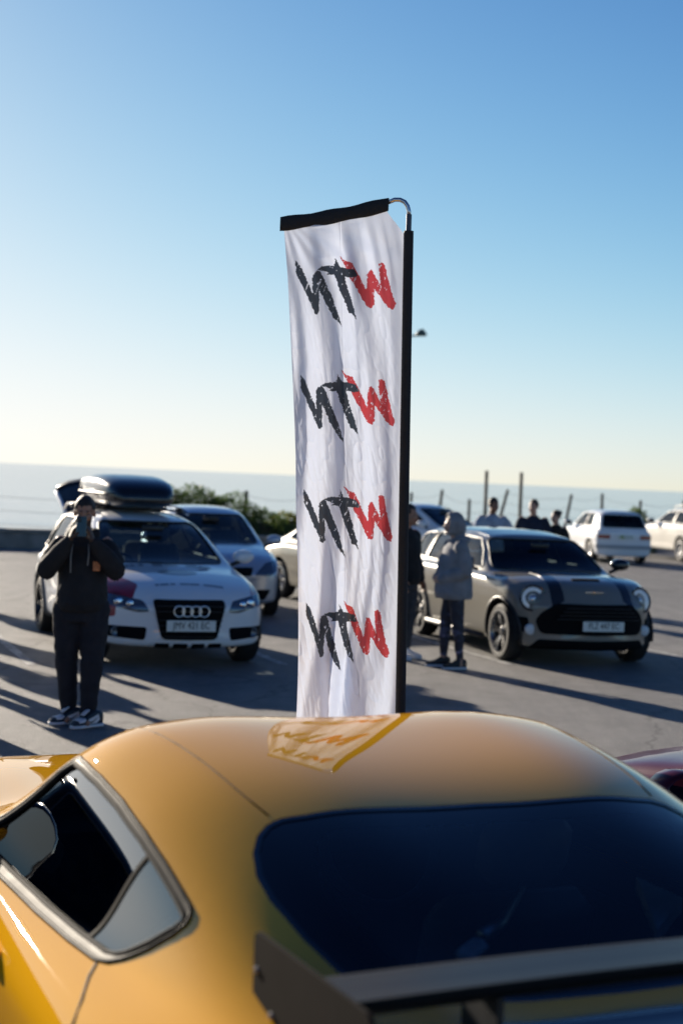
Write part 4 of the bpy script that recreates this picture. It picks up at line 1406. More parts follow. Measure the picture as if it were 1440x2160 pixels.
    gl = take(nb, cut(nb, shrink(hg, 0.012 if True else 0), 'z', ftop))
    from_bm('rear_window_seal', push(nb, sh, -0.001), M_GLOSSB, root, True, sh)
    fr_ = [(x * 0.80 - 0.075, y * 0.80) for x, y in hg]
    core = take(gl, cut(gl, fr_, 'z', ftop))
    from_bm('rear_window_border', push(gl, sh, -0.004), glass('rear glass frit', (0.01, 0.012, 0.014), 1.3, 1.5), root, True, sh)
    from_bm('rear_window', push(core, sh, -0.004), M_RGL, root, True, sh)
    # windscreen
    wsp = [(0.60, 0.93), (0.60, 0.96), (0.50, 1.165), (0.42, 1.195), (0, 1.21)]
    wsp = wsp + [(-y, z) for y, z in wsp[-2::-1]]
    nb = take(bm, cut(bm, wsp, 'x', lambda c, n: n.x > 0.15 and c.x > 0.75 and c.x < 1.9))
    from_bm('windscreen', push(nb, sh, -0.005), M_GLASS, root, True, sh)
    # wheel arches
    for side in (1, -1):
        for xa in (0.0, 2.47):
            ra = 0.385
            nb = take(bm, cut(bm, ellipse(xa, 0.345, ra, ra, 36), 'y', (lambda c, n, s_=side: c.y * s_ > 0.4 and c.z < 0.8)))
            c = MB()
            for l_ in loops(nb): c.tube(l_, 0.008, 6, True)
            c.build('arch_lip', YEL, root, True)
            nb.free()
            c = MB(); n_ = 18
            v = [(xa + ra * cos(pi * k / n_), yy * side, 0.345 + ra * sin(pi * k / n_)) for yy in (0.90, 0.55) for k in range(n_ + 1)]
            c.add(v, [(k, k + 1, n_ + 2 + k, n_ + 1 + k) for k in range(n_)] + [tuple(range(n_ + 1, 2 * n_ + 2))])
            c.build('wheel_housing', M_WELL, root)
    # shut lines, fuel flap, door handle
    M_GAP = mat('panel gap', (0.015, 0.009, 0.004), 0.8)
    for side in (1, -1):
        pts = [sh.bvh.find_nearest(Vector((x, side * y, z)))[0] for x, y, z in ((0.10, 0.80, 0.902), (0.057, 0.827, 0.893), (-0.027, 0.863, 0.877), (-0.083, 0.89, 0.855), (-0.10, 0.92, 0.80), (-0.10, 0.94, 0.74))]
        MB().tube(pts, 0.0035, 6).build('door_gap', M_GAP, root, True)
        h = sh.hit((0.62, side * 3, 0.80), (0, -side, 0))
        if h:
            c = MB(); c.tube([h + Vector((-0.11, 0, 0.0)), h + Vector((-0.09, side * 0.022, 0.004)), h + Vector((0.09, side * 0.024, 0.004)), h + Vector((0.11, 0, 0))], [0.012, 0.015, 0.015, 0.012], 8)
            c.build('door_handle', YEL, root, True)
    M_SEAM = mat('seam shadow', (0.10, 0.045, 0.004), 0.7, spec=0.1)
    for s in (1, -1):
        pts = []
        for x, y in ((0.86, 0.535), (0.74, 0.535), (0.62, 0.530), (0.50, 0.520), (0.37, 0.509), (0.26, 0.500), (0.17, 0.492), (0.10, 0.482), (0.035, 0.470)):
            h = sh.hit((x, s * y, 3), (0, 0, -1))
            if h: pts.append(h)
        MB().tube(pts, 0.0024, 6).build('roof_seam', M_SEAM, root, True)
    for (nm, ax, pl, off, m) in (('tail_lamp', 'X', [(0.38, 0.70), (0.80, 0.66), (0.80, 0.74), (0.42, 0.78)], 0.006, M_RED), ('tail_lamp', 'X', [(-0.80, 0.66), (-0.38, 0.70), (-0.42, 0.78), (-0.80, 0.74)], 0.006, M_RED),
                                 ('diffuser', 'X', [(-0.6, 0.16), (0.6, 0.16), (0.55, 0.36), (-0.55, 0.36)], 0.01, M_BLACKP),
                                 ('headlight', 'x', [(0.42, 0.56), (0.66, 0.60), (0.64, 0.66), (0.44, 0.62)], 0.004, M_HLBK), ('headlight', 'x', [(-0.66, 0.60), (-0.42, 0.56), (-0.44, 0.62), (-0.64, 0.66)], 0.004, M_HLBK)):
        fs = cut(bm, pl, 'x', (lambda c, n: n.x < -0.1) if ax == 'X' else (lambda c, n: n.x > 0.1))
        if fs:
            o = from_bm(nm, walls(push(take(bm, fs, True), sh, off), sh, off + 0.004), m, root, True)
    pl = [(-0.635, 0.0), (-0.64, 0.3), (-0.65, 0.52), (-0.68, 0.60), (-0.78, 0.58), (-0.86, 0.45), (-0.89, 0.25), (-0.895, 0.0)]
    pl = pl + [(x, -y) for x, y in pl[-2:0:-1]]
    fs = cut(bm, pl, 'z', ftop)
    from_bm('tail_spoiler', walls(push(take(bm, fs, True), sh, 0.006), sh, 0.01), M_GLOSSB, root, True)
    bm.normal_update()
    lin = take(bm, [f for f in bm.faces if f.calc_center_median().z > 0.72 and -0.75 < f.calc_center_median().x < 1.6], True)
    from_bm('headliner', push(lin, sh, -0.016), M_SEAL, root, True)
    from_bm('body', bm, YEL, root, True, sh)
    # tall dark wing on end plates
    M_WING = mat('wing carbon', (0.010, 0.012, 0.015), 0.35, spec=0.14)
    M_EPL = mat('end plate', (0.014, 0.012, 0.011), 0.7, 0.0, spec=0.03, vary=0.12, scale=12)
    ws = 0.655
    wing = MB()
    rings = []
    for y in np.linspace(-ws, ws, 25):
        rg = []
        zc = 1.068 + 0.010 * (1 - (y / ws) ** 2)
        for (cx, up_, lo_) in ((0.0, 0.0, 0.0), (0.02, 0.014, -0.010), (0.07, 0.022, -0.016), (0.15, 0.024, -0.012), (0.22, 0.026, -0.002), (0.265, 0.034, 0.018), (0.285, 0.042, 0.036)):
            rg.append((-0.60 - cx*0.75, y, zc + up_))
        for (cx, lo_) in ((0.285, 0.036), (0.265, 0.018), (0.22, -0.002), (0.15, -0.012), (0.07, -0.016), (0.02, -0.010)):
            rg.append((-0.60 - cx*0.75, y, zc + lo_))
        rings.append(rg)
    wing.loft(rings)
    wg = wing.build('rear_wing', M_WING, root, True)
    smooth_by_angle(wg, 40)
    for s in (1, -1):
        pl = rounded([(-0.405, 1.105), (-0.88, 1.112), (-0.90, 1.05), (-0.86, 0.90), (-0.41, 0.90)], 0.02)
        fr = Matrix(((1, 0, 0, 0), (0, 0, 1, s * ws - (0.0 if s > 0 else 0.008)), (0, 1, 0, 0), (0, 0, 0, 1)))
        e = MB().prism(pl, 0.008, fr).build('end_plate', M_EPL, wg)
        for (bx, bz) in ((-0.425, 1.04), (-0.50, 0.985), (-0.432, 0.975)):
            MB().lathe([(0.0, s * 0.004), (0.006, s * 0.004), (0.0075, 0.0)], 6, 'y', (bx, s * (ws + 0.009), bz)).build('bolt', M_DISC, e, False)
        c = MB()
        c.loft([[(-0.68 - 0.06 * a, s * 0.36 + 0.006 * b, z) for a, b in ((-1, -1), (1, -1), (1, 1), (-1, 1))] for z in (0.94, 1.066)])
        c.build('wing_support', M_BLACKP, wg)
    M_SEATS = mat('sports seat leather', (0.10, 0.105, 0.115), 0.5, vary=0.15, scale=14)
    # dark interior: seats, brace bar, pale pieces shaped like sun patches
    MB().box((0.6, 0, 0.30), (2.0, 1.3, 0.06)).build('cabin_floor', M_INT, root)
    MB().box((1.52, 0, 0.52), (0.05, 1.5, 0.66), bev=0.01).build('firewall', M_INT, root)
    MB().box((-0.35, 0, 0.72), (0.65, 1.0, 0.05), bev=0.02).build('boot_floor', M_INT, root)
    MB().box((1.5, 0, 0.80), (0.4, 1.3, 0.14), bev=0.05).build('dashboard', M_INT, root)
    for s in (1, -1):
        seat(root, 0.80, s * 0.36, 0.16, M_SEATS)
        MB().box((0.6, s * 0.70, 0.60), (1.7, 0.05, 0.44), bev=0.02).build('door_card', M_INT, root)
    M_BRC = mat('brace metal', (0.55, 0.57, 0.55), 0.35, 0.7)
    M_LTR = mat('sunlit boot trim', (0.75, 0.76, 0.70), 0.6, vary=0.1)  # pale colour stands in for sun patches on the boot trim and brace
    MB().loft([[(0.24, -0.585, 0.955), (0.04, -0.575, 0.955), (0.02, -0.56, 0.93), (0.22, -0.57, 0.93)], [(-0.10, -0.40, 0.95), (-0.15, -0.37, 0.95), (-0.15, -0.37, 0.92), (-0.10, -0.40, 0.92)]]).build('sunlit_side_trim', M_LTR, root)
    MB().tube([(0.30, -0.30, 0.93), (0.0, -0.07, 0.945), (-0.08, 0.02, 0.95)], [0.008, 0.012, 0.016], 10).build('brace_arm', M_BRC, root, True)
    MB().box((-0.15, 0.085, 0.945), (0.10, 0.045, 0.03), Matrix.Rotation(R(-48), 4, 'Z'), 0.012).build('sunlit_brace_joint', M_LTR, root)
    MB().box((-0.20, 0.10, 0.925), (0.045, 0.34, 0.016), Matrix.Rotation(R(4), 4, 'Z'), 0.005).build('sunlit_brace_plate', M_LTR, root)
    sw = MB(); ang = Matrix.Rotation(R(-65), 4, 'Y')
    sw.tube([Vector((1.22, -0.36, 0.82)) + (ang @ Vector((0.18 * cos(a), 0.18 * sin(a), 0))) for a in [2 * pi * k / 20 for k in range(20)]], 0.016, 6, True)
    sw.build('steering_wheel', M_INT, root, True)
    # mirrors and wheels
    for s in (1, -1):
        mirror_part(root, s, 1.62, s * 0.80, 0.90, M_GLOSSB)
    wp = wheel_proto(0.345, 0.27, 0.255, 5, M_RIMB, 0.05, True)
    first = True
    for xa in (0.0, 2.47):
        for s in (1, -1):
            o = wp if first else copy_tree(wp)
            first = False
            o.parent = root
            o.location = (xa, s * 0.775, 0.345)
            o.rotation_euler = (0, xa, 0 if s > 0 else pi)
    return root, sh
sports, sports_sh = sports_car()
# ------------------------------------------------------------------ banner
def vnoise(x, y, seed=0):
    g = np.random.default_rng(seed).random((256, 256))
    xi, yi = np.floor(x).astype(int), np.floor(y).astype(int)
    fx, fy = x - xi, y - yi
    fx, fy = fx * fx * (3 - 2 * fx), fy * fy * (3 - 2 * fy)
    a, b = g[xi % 256, yi % 256], g[(xi + 1) % 256, yi % 256]
    c, d = g[xi % 256, (yi + 1) % 256], g[(xi + 1) % 256, (yi + 1) % 256]
    return (a * (1 - fx) + b * fx) * (1 - fy) + (c * (1 - fx) + d * fx) * fy

def inpoly(X, Y, poly):
    ins = np.zeros(X.shape, bool)
    j = len(poly) - 1
    for i in range(len(poly)):
        xi, yi = poly[i]; xj, yj = poly[j]
        if yi != yj:
            ins ^= ((yi > Y) != (yj > Y)) & (X < (xj - xi) * (Y - yi) / (yj - yi) + xi)
        j = i
    return ins

LOGO_N = [(232, 578), (265, 620), (285, 655), (365, 855), (368, 720), (378, 688), (410, 665), (438, 674), (520, 870), (555, 960), (605, 1122), (560, 1075), (530, 1040), (470, 930), (420, 815), (415, 990), (400, 1015), (378, 1015), (330, 900), (262, 750), (233, 690)]
LOGO_T = [[(405, 664), (450, 640), (545, 630), (640, 636), (715, 655), (748, 704), (720, 713), (690, 712), (630, 708), (540, 706), (478, 705), (500, 690), (460, 672)],
          [(557, 568), (577, 600), (600, 634), (570, 642), (546, 622), (562, 612)],
          [(548, 698), (632, 703), (650, 780), (700, 930), (732, 1057), (690, 1010), (665, 1005), (640, 940), (600, 850)]]
LOGO_W = [(595, 540), (640, 578), (690, 590), (745, 690), (815, 825), (822, 700), (835, 668), (850, 658), (865, 668), (935, 790), (915, 650), (912, 610), (940, 598), (965, 612), (985, 700), (1020, 830), (1057, 935), (1040, 976), (1010, 966), (975, 935), (880, 810), (875, 940), (855, 966), (815, 955), (770, 870), (690, 740), (650, 640), (620, 590)]

flag = empty('feather_banner', (0.323, 7.2, 0), 0, 'tall white banner with four dark and red brush lettered logos', 'banner', None, 0.76)
FO = Vector((0.425, 9.474, -0.63))     # cloth is laid out at full size, then the whole banner is scaled
NU, NV = 231, 1000
u, v = np.meshgrid(np.linspace(0, 1, NU), np.linspace(0, 1, NV))
zl, zrt = 3.515 + (0.43 - 3.515) * v, 3.635 + (0.43 - 3.635) * v
xl = np.interp(zl[:, 0], [0.43, 0.535, 0.98, 1.42, 2.12, 2.415, 2.88, 3.23, 3.52], [-0.222, -0.226, -0.242, -0.255, -0.294, -0.321, -0.364, -0.396, -0.43])[:, None]
xr = np.interp(zrt[:, 0], [0.43, 0.593, 1.458, 2.147, 2.891, 3.49, 3.64], [0.384, 0.380, 0.362, 0.345, 0.326, 0.306, 0.302])[:, None]
Z = zl * (1 - u) + zrt * u
X = xl + (xr - xl) * u
Yb = 9.70 + (9.474 - 9.70) * u
pin = np.clip((1 - u) * 9, 0, 1) * np.clip(v * 14, 0.15, 1)                 # held at pole and top hem
hz = (3.6 - Z)
diag = X - hz * np.interp(hz, [0, 1.2, 3.2], [0.30, 0.16, 0.04])
# broad diagonal waves, growing folds lower down, radiating pulls at the top corner, fine creases
f1 = (vnoise(diag * 9 + 3, hz * 0.55, 1) - 0.5) * 0.13
f2 = (vnoise(diag * 19 + 9, hz * 0.9 + 4, 2) - 0.5) * 0.05
fold = np.clip(hz / 3.0, 0, 1) ** 1.3
cxf = 0.16 + 0.20 * np.clip(hz / 3.2, 0, 1)
f3 = -0.085 * fold * np.exp(-((u - cxf) / 0.075) ** 2) + 0.06 * fold * np.exp(-((u - cxf - 0.17) / 0.07) ** 2) - 0.05 * fold * np.exp(-((u - 0.72) / 0.10) ** 2)
ang = np.arctan2(hz * 1.0 + 0.02, (X + 0.43) + 0.02)
rad = np.hypot(hz, X + 0.43)
f4 = 0.014 * np.sin(ang * 26) * np.exp(-rad * 1.9) * np.clip(rad * 6, 0, 1)
cr = vnoise(X * 30 - hz * 6, hz * 9, 5)
f5 = (np.abs(cr - 0.5) * 2) ** 0.6 * 0.0075 + (vnoise(X * 75 - hz * 14, hz * 26 + 3, 6) - 0.5) * 0.0032
edge = 0.03 * np.exp(-(u / 0.045) ** 2) * np.sin(hz * 5.1 + 1) * np.clip(hz, 0, 1)
crease = -0.004 * np.exp(-((u - 0.47) / 0.004) ** 2)                       # ironed fold line
Y = Yb + pin * (f1 + f2 + f3 + f4 + f5 * np.clip(hz / 1.2, 0.15, 1)) + edge + crease
X = X + pin * 0.012 * np.sin(hz * 3 + u * 4) * fold
# printed ink
lx = 232 + (u - 0.075) / 0.86 * 825
col = np.empty((NV, NU, 4)); col[:] = (0.70, 0.76, 0.90, 1)
rag = (vnoise(u * 60, hz * 60, 11) - 0.5) * 9 + (vnoise(u * 170, hz * 150, 12) - 0.5) * 9
ragy = (vnoise(u * 60 + 7, hz * 60, 13) - 0.5) * 8
dry = vnoise(u * 90 + hz * 60, hz * 30 - u * 10, 14)
fleck = vnoise(u * 200, hz * 300, 15)
for k in range(4):
    ly = ((3.762 - 0.703 * k) - Z) / 0.000755
    px_, py_ = lx + rag - 0.05 * (k == 3) * 0, ly + ragy
    keep = ~((dry > 0.86) & (fleck > 0.5)) & ~(fleck > 0.985)
    red = inpoly(px_, py_, LOGO_W) & keep
    drk = inpoly(px_, py_, LOGO_N)
    for t in LOGO_T: drk |= inpoly(px_, py_, t)
    drk &= keep
    mix = (0.9 + 0.2 * vnoise(u * 12, hz * 12, 20 + k))[..., None]
    col[red] = (np.array((0.46, 0.05, 0.06, 1)) * mix)[red]
    col[drk] = (np.array((0.034, 0.042, 0.058, 1)) * mix)[drk]
verts = np.stack([X - FO.x, Y - FO.y, Z - FO.z], -1).reshape(-1, 3)
idx = np.arange(NU * NV).reshape(NV, NU)
cutc = (X > 0.20 + 0.0) & (Z > 3.605 - (X - 0.205) * 1.25)               # corner cut away below the bend
qa = np.stack([idx[:-1, :-1], idx[1:, :-1], idx[1:, 1:], idx[:-1, 1:]], -1).reshape(-1, 4)
okf = ~(cutc[:-1, :-1].reshape(-1))
qa = qa[okf]
me = bpy.data.meshes.new('cloth')
me.vertices.add(len(verts)); me.vertices.foreach_set('co', verts.ravel())
me.loops.add(qa.size); me.loops.foreach_set('vertex_index', qa.ravel())
me.polygons.add(len(qa)); me.polygons.foreach_set('loop_start', np.arange(0, qa.size, 4)); me.polygons.foreach_set('loop_total', np.full(len(qa), 4))
me.update(); me.validate()
at = me.color_attributes.new('print', 'FLOAT_COLOR', 'POINT')
at.data.foreach_set('color', col.reshape(-1))
def cloth_mat():
    m = bpy.data.materials.new('banner polyester')
    m.use_nodes = True
    nt = m.node_tree; N, L = nt.nodes, nt.links
    N.clear()
    a = N.new('ShaderNodeVertexColor'); a.layer_name = 'print'
    d = N.new('ShaderNodeBsdfDiffuse'); t = N.new('ShaderNodeBsdfTranslucent'); g = N.new('ShaderNodeBsdfGlossy')
    g.inputs['Roughness'].default_value = 0.45
    L.new(a.outputs[0], d.inputs[0]); L.new(a.outputs[0], t.inputs[0])
    m1 = N.new('ShaderNodeMixShader'); m1.inputs[0].default_value = 0.26
    L.new(d.outputs[0], m1.inputs[1]); L.new(t.outputs[0], m1.inputs[2])
    m2 = N.new('ShaderNodeMixShader'); m2.inputs[0].default_value = 0.05
    L.new(m1.outputs[0], m2.inputs[1]); L.new(g.outputs[0], m2.inputs[2])
    tc = N.new('ShaderNodeTexCoord'); w = N.new('ShaderNodeTexNoise'); w.inputs['Scale'].default_value = 420; w.inputs['Detail'].default_value = 2
    L.new(tc.outputs['Object'], w.inputs['Vector'])
    bp = N.new('ShaderNodeBump'); bp.inputs['Strength'].default_value = 0.15; bp.inputs['Distance'].default_value = 0.002
    L.new(w.outputs['Fac'], bp.inputs['Height'])
    for q in (d, t, g): L.new(bp.outputs[0], q.inputs['Normal'])
    o = N.new('ShaderNodeOutputMaterial'); L.new(m2.outputs[0], o.inputs[0])
    return m
link('cloth', me, cloth_mat(), flag, True)
M_SLV = mat('black sleeve fabric', (0.010, 0.011, 0.014), 0.75, vary=0.2, scale=20, bump=0.25, bscale=90)
# top hem sleeve
a, b = Vector((-0.455, 9.705, 3.558)) - FO, Vector((0.205, 9.500, 3.672)) - FO
rings = []
for i in range(15):
    t = i / 14
    c = a.lerp(b, t)
    c.z += -0.018 * sin(pi * t) * 0.6
    hh, dd = 0.044 + 0.004 * sin(t * 17), 0.016
    c.z -= 0.012
    rings.append([c + Vector((0.0, dd * cos(q), hh * sin(q))) for q in [2 * pi * k / 14 for k in range(14)]])
smooth_by_angle(MB().loft(rings).build('top_sleeve', M_SLV, flag, True), 50)
pole = [Vector((0.425 - 0.0268 * z, 9.474, z)) - FO for z in (-0.60, 0.8, 1.7, 2.6, 3.50)]
smooth_by_angle(MB().tube(pole, [0.031, 0.031, 0.0305, 0.030, 0.030], 16).build('pole_sleeve', M_SLV, flag, True), 60)
smooth_by_angle(MB().tube([Vector((0.331, 9.474, 3.45)) - FO, Vector((0.329, 9.474, 3.60)) - FO], 0.017, 14).build('pole', mat('dark pole paint', (0.05, 0.05, 0.07), 0.3, 0.6), flag, True), 60)
arc = [Vector((0.329, 9.474, 3.59)), Vector((0.327, 9.474, 3.62)), Vector((0.318, 9.476, 3.65)), Vector((0.300, 9.48, 3.675)), Vector((0.272, 9.485, 3.688)), Vector((0.24, 9.49, 3.688)), Vector((0.19, 9.505, 3.668))]
MB().tube([p - FO for p in arc], 0.0135, 12).build('bent_arm', mat('bent tube steel', (0.55, 0.56, 0.6), 0.25, 0.9), flag, True)
# foot: crossed flat bars under the pole
c = MB()
c.box((0, 0, 0.02), (0.9, 0.05, 0.012), Matrix.Rotation(R(40), 4, 'Z'), 0.003)
c.box((0, 0, 0.008), (0.9, 0.05, 0.012), Matrix.Rotation(R(130), 4, 'Z'), 0.003)
c.lathe([(0.045, 0.026), (0.045, 0.10), (0.036, 0.11)], 16)
c.build('ground_cross', M_BLACKP, flag)
# ------------------------------------------------------------------ people
M_SKIN = mat('skin warm', (0.32, 0.17, 0.11), 0.5, vary=0.08, scale=25, subs=0.12)
M_SKIN2 = mat('skin fair', (0.46, 0.27, 0.20), 0.5, vary=0.08, scale=25, subs=0.12)
M_SKIN3 = mat('skin tan', (0.24, 0.115, 0.07), 0.5, vary=0.08, scale=25, subs=0.12)
M_EYE = mat('eye dark', (0.02, 0.014, 0.01), 0.3)
M_LIP = mat('lips', (0.26, 0.10, 0.085), 0.45)
M_HAIR = mat('dark hair', (0.012, 0.009, 0.007), 0.55, vary=0.4, scale=60, bump=0.6, bscale=150)
M_HAIRB = mat('brown hair', (0.05, 0.03, 0.018), 0.55, vary=0.4, scale=60, bump=0.6, bscale=150)
M_BEARD = mat('short beard', (0.075, 0.042, 0.028), 0.7, vary=0.3, scale=90)
def cloth_c(name, col, rough=0.85): return mat(name, col, rough, vary=0.18, scale=9, bump=0.5, bscale=14, spec=0.25)

def limb(mb, pts, rad, n=12):
    """tapered limb with rounded ends"""
    P = [Vector(p) for p in pts]
    d0, d1 = (P[1] - P[0]).normalized(), (P[-1] - P[-2]).normalized()
    Q, r = [], []
    for k in (1.0, 0.8, 0.45):
        Q.append(P[0] - d0 * rad[0] * k); r.append(rad[0] * max(0.12, math.sqrt(max(0, 1 - k * k))))
    for i in range(len(P) - 1):
        for t in (0, 0.5):
            Q.append(P[i].lerp(P[i + 1], t)); r.append(lerp(rad[i], rad[i + 1], t))
    Q.append(P[-1]); r.append(rad[-1])
    for k in (0.45, 0.8, 1.0):
        Q.append(P[-1] + d1 * rad[-1] * k); r.append(rad[-1] * max(0.12, math.sqrt(max(0, 1 - k * k))))
    mb.tube(Q, r, n)

def ell(mb, c, r, M=None, n=14, m=9):
    c = Vector(c)
    rings = []
    for i in range(m):
        b = pi * (0.04 + 0.92 * i / (m - 1))
        ring = []
        for k in range(n):
            a = 2 * pi * k / n
            p = Vector((r[0] * sin(b) * cos(a), r[1] * sin(b) * sin(a), r[2] * cos(b)))
            ring.append(c + (M @ p if M is not None else p))
        rings.append(ring)
    mb.loft(rings)

def trunk(mb, rows, n=18):
    """rows: cx, cy, z, rx, ry"""
    mb.loft([[(cx + rx * cos(2 * pi * k / n), cy + ry * sin(2 * pi * k / n), z) for k in range(n)] for (cx, cy, z, rx, ry) in rows])

def remesh(mb, voxel, it=3, disp=None, name='surface'):
    me = mb.mesh(name)
    o = bpy.data.objects.new('tmp', me)
    COL.objects.link(o)
    m = o.modifiers.new('r', 'REMESH'); m.mode = 'VOXEL'; m.voxel_size = voxel
    if it:
        s = o.modifiers.new('s', 'SMOOTH'); s.factor = 0.5; s.iterations = it
    dg = bpy.context.evaluated_depsgraph_get()
    out = bpy.data.meshes.new_from_object(o.evaluated_get(dg))
    bpy.data.objects.remove(o); bpy.data.meshes.remove(me)
    if disp:
        amp, f = disp
        co = np.empty(len(out.vertices) * 3); out.vertices.foreach_get('co', co); co = co.reshape(-1, 3)
        no = np.empty(len(out.vertices) * 3); out.vertices.foreach_get('normal', no); no = no.reshape(-1, 3)
        w = vnoise(co[:, 0] * f + co[:, 2] * f * 0.5, co[:, 2] * f * 1.4 + co[:, 1] * f, 31) - 0.5 + 0.5 * (vnoise(co[:, 0] * f * 2.3 - co[:, 2] * f, co[:, 1] * f * 2 + co[:, 2] * f * 1.9, 32) - 0.5)
        co = co + no * (w * amp)[:, None]
        out.vertices.foreach_set('co', co.ravel()); out.update()
    return out

def finger_hand(mb, wrist, d, nrm, side, curl=0.5, s=1.0, spread=0.0):
    """palm and five fingers; d = hand direction, nrm = palm facing, side = +1/-1 for the thumb"""
    d, nrm = Vector(d).normalized(), Vector(nrm).normalized()
    lat_ = d.cross(nrm).normalized() * side
    w = Vector(wrist)
    palm_end = w + d * 0.085 * s
    for q in (-0.028, -0.01, 0.01, 0.028):
        limb(mb, [w + lat_ * q * 0.8 * s + d * 0.01, palm_end + lat_ * q * s], [0.017 * s, 0.014 * s], 8)
    for i, (q, L) in enumerate(((-0.033, 0.055), (-0.011, 0.07), (0.011, 0.076), (0.033, 0.068))):
        base = palm_end + lat_ * q * s * (1 + spread)
        a1, a2, a3 = curl * 0.5, curl * 1.2, curl * 1.8
        p1 = base + (d * cos(a1) + nrm * sin(a1)) * L * 0.5 * s
        p2 = p1 + (d * cos(a2) + nrm * sin(a2)) * L * 0.32 * s
        p3 = p2 + (d * cos(a3) + nrm * sin(a3)) * L * 0.28 * s
        limb(mb, [base, p1, p2, p3], [0.0105 * s, 0.0095 * s, 0.0085 * s, 0.0075 * s], 8)
    tb = w + lat_ * 0.034 * s + d * 0.02 * s
    t1 = tb + (lat_ * 0.75 + d * 0.6 + nrm * 0.3).normalized() * 0.045 * s
    t2 = t1 + (lat_ * 0.2 + d * 0.9 + nrm * 0.35).normalized() * 0.035 * s
    limb(mb, [tb, t1, t2], [0.0145 * s, 0.0115 * s, 0.009 * s], 8)

def head_prims(mb, c, M, hs=1.0):
    f = lambda x, y, z: Vector(c) + M @ (Vector((x, y, z)) * hs)
    e = lambda cc, rr: ell(mb, f(*cc), [k * hs for k in rr], M)
    e((0, 0.012, 0.035), (0.076, 0.096, 0.094))          # skull
    e((0, -0.030, -0.030), (0.060, 0.064, 0.085))        # face
    e((0, -0.048, -0.085), (0.036, 0.036, 0.030))        # chin
    e((0, -0.020, -0.062), (0.058, 0.060, 0.042))        # jaw
    limb(mb, [f(0, -0.088, 0.012), f(0, -0.108, -0.028)], [0.009 * hs, 0.0135 * hs], 8)   # nose
    e((0, -0.082, 0.022), (0.045, 0.014, 0.012))         # brow ridge
    e((0, -0.088, -0.058), (0.022, 0.012, 0.010))        # mouth
    for s in (1, -1):
        e((s * 0.076, 0.012, -0.005), (0.010, 0.020, 0.030))
        e((s * 0.040, -0.070, -0.020), (0.020, 0.016, 0.020))

def shoe(parent, loc, yaw, up_col, toe_col, sole_col, mark=None):
    L = 0.29
    secs = [(-0.5, 0.020, 0.012, 0.035), (-0.46, 0.034, 0.012, 0.05), (-0.36, 0.046, 0.010, 0.062), (-0.22, 0.049, 0.010, 0.070), (-0.08, 0.043, 0.010, 0.088), (0.05, 0.038, 0.010, 0.115), (0.2, 0.038, 0.010, 0.135), (0.36, 0.038, 0.010, 0.128), (0.46, 0.030, 0.012, 0.115), (0.5, 0.014, 0.014, 0.09)]
    def ring(y, w, z0, z1, ext=0):
        n = 14; out = []
        for k in range(n):
            a = 2 * pi * k / n
            ca, sa = cos(a), sin(a)
            out.append((w * math.copysign(abs(ca) ** 0.7, ca), y * L, (z0 + z1) / 2 + (z1 - z0) / 2 * math.copysign(abs(sa) ** 0.7, sa)))
        return out
    o = MB().loft([ring(y, w, 0.022, z1) for y, w, z0, z1 in secs]).build('shoe', up_col, parent, True)
    o.location = loc
    o.rotation_euler = (0, 0, yaw)
    MB().loft([ring(y * 1.02, w * 1.10 + 0.002, 0.0, 0.030) for y, w, z0, z1 in secs]).build('sole', sole_col, o, True)
    if toe_col:
        MB().loft([ring(y, w * 1.02, 0.034, z1 + 0.003) for y, w, z0, z1 in secs[2:4]] + [ring(-0.14, 0.044, 0.05, 0.080)]).build('toe_panel', toe_col, o, True)
        c = MB()
        for s in (1, -1):
            c.add([(s * 0.0445, y * L, z) for y, z in ((-0.10, 0.036), (0.20, 0.036), (0.30, 0.06), (0.26, 0.105), (0.08, 0.085), (-0.06, 0.07))], [tuple(range(6))])
        c.build('side_panel', toe_col, o)
        if mark:
            c = MB()
            for s in (1, -1):
                c.add([(s * 0.0465, y * L, z) for y, z in ((-0.05, 0.048), (-0.04, 0.066), (-0.02, 0.052), (0.06, 0.054), (0.27, 0.088), (0.07, 0.044), (-0.02, 0.040))], [tuple(range(7))])
            c.build('curved_mark', mark, o)
        MB().box((0, -0.02, 0.118), (0.045, 0.07, 0.012), Matrix.Rotation(R(35), 4, 'X'), 0.004).build('tongue', toe_col, o, True)
    return o

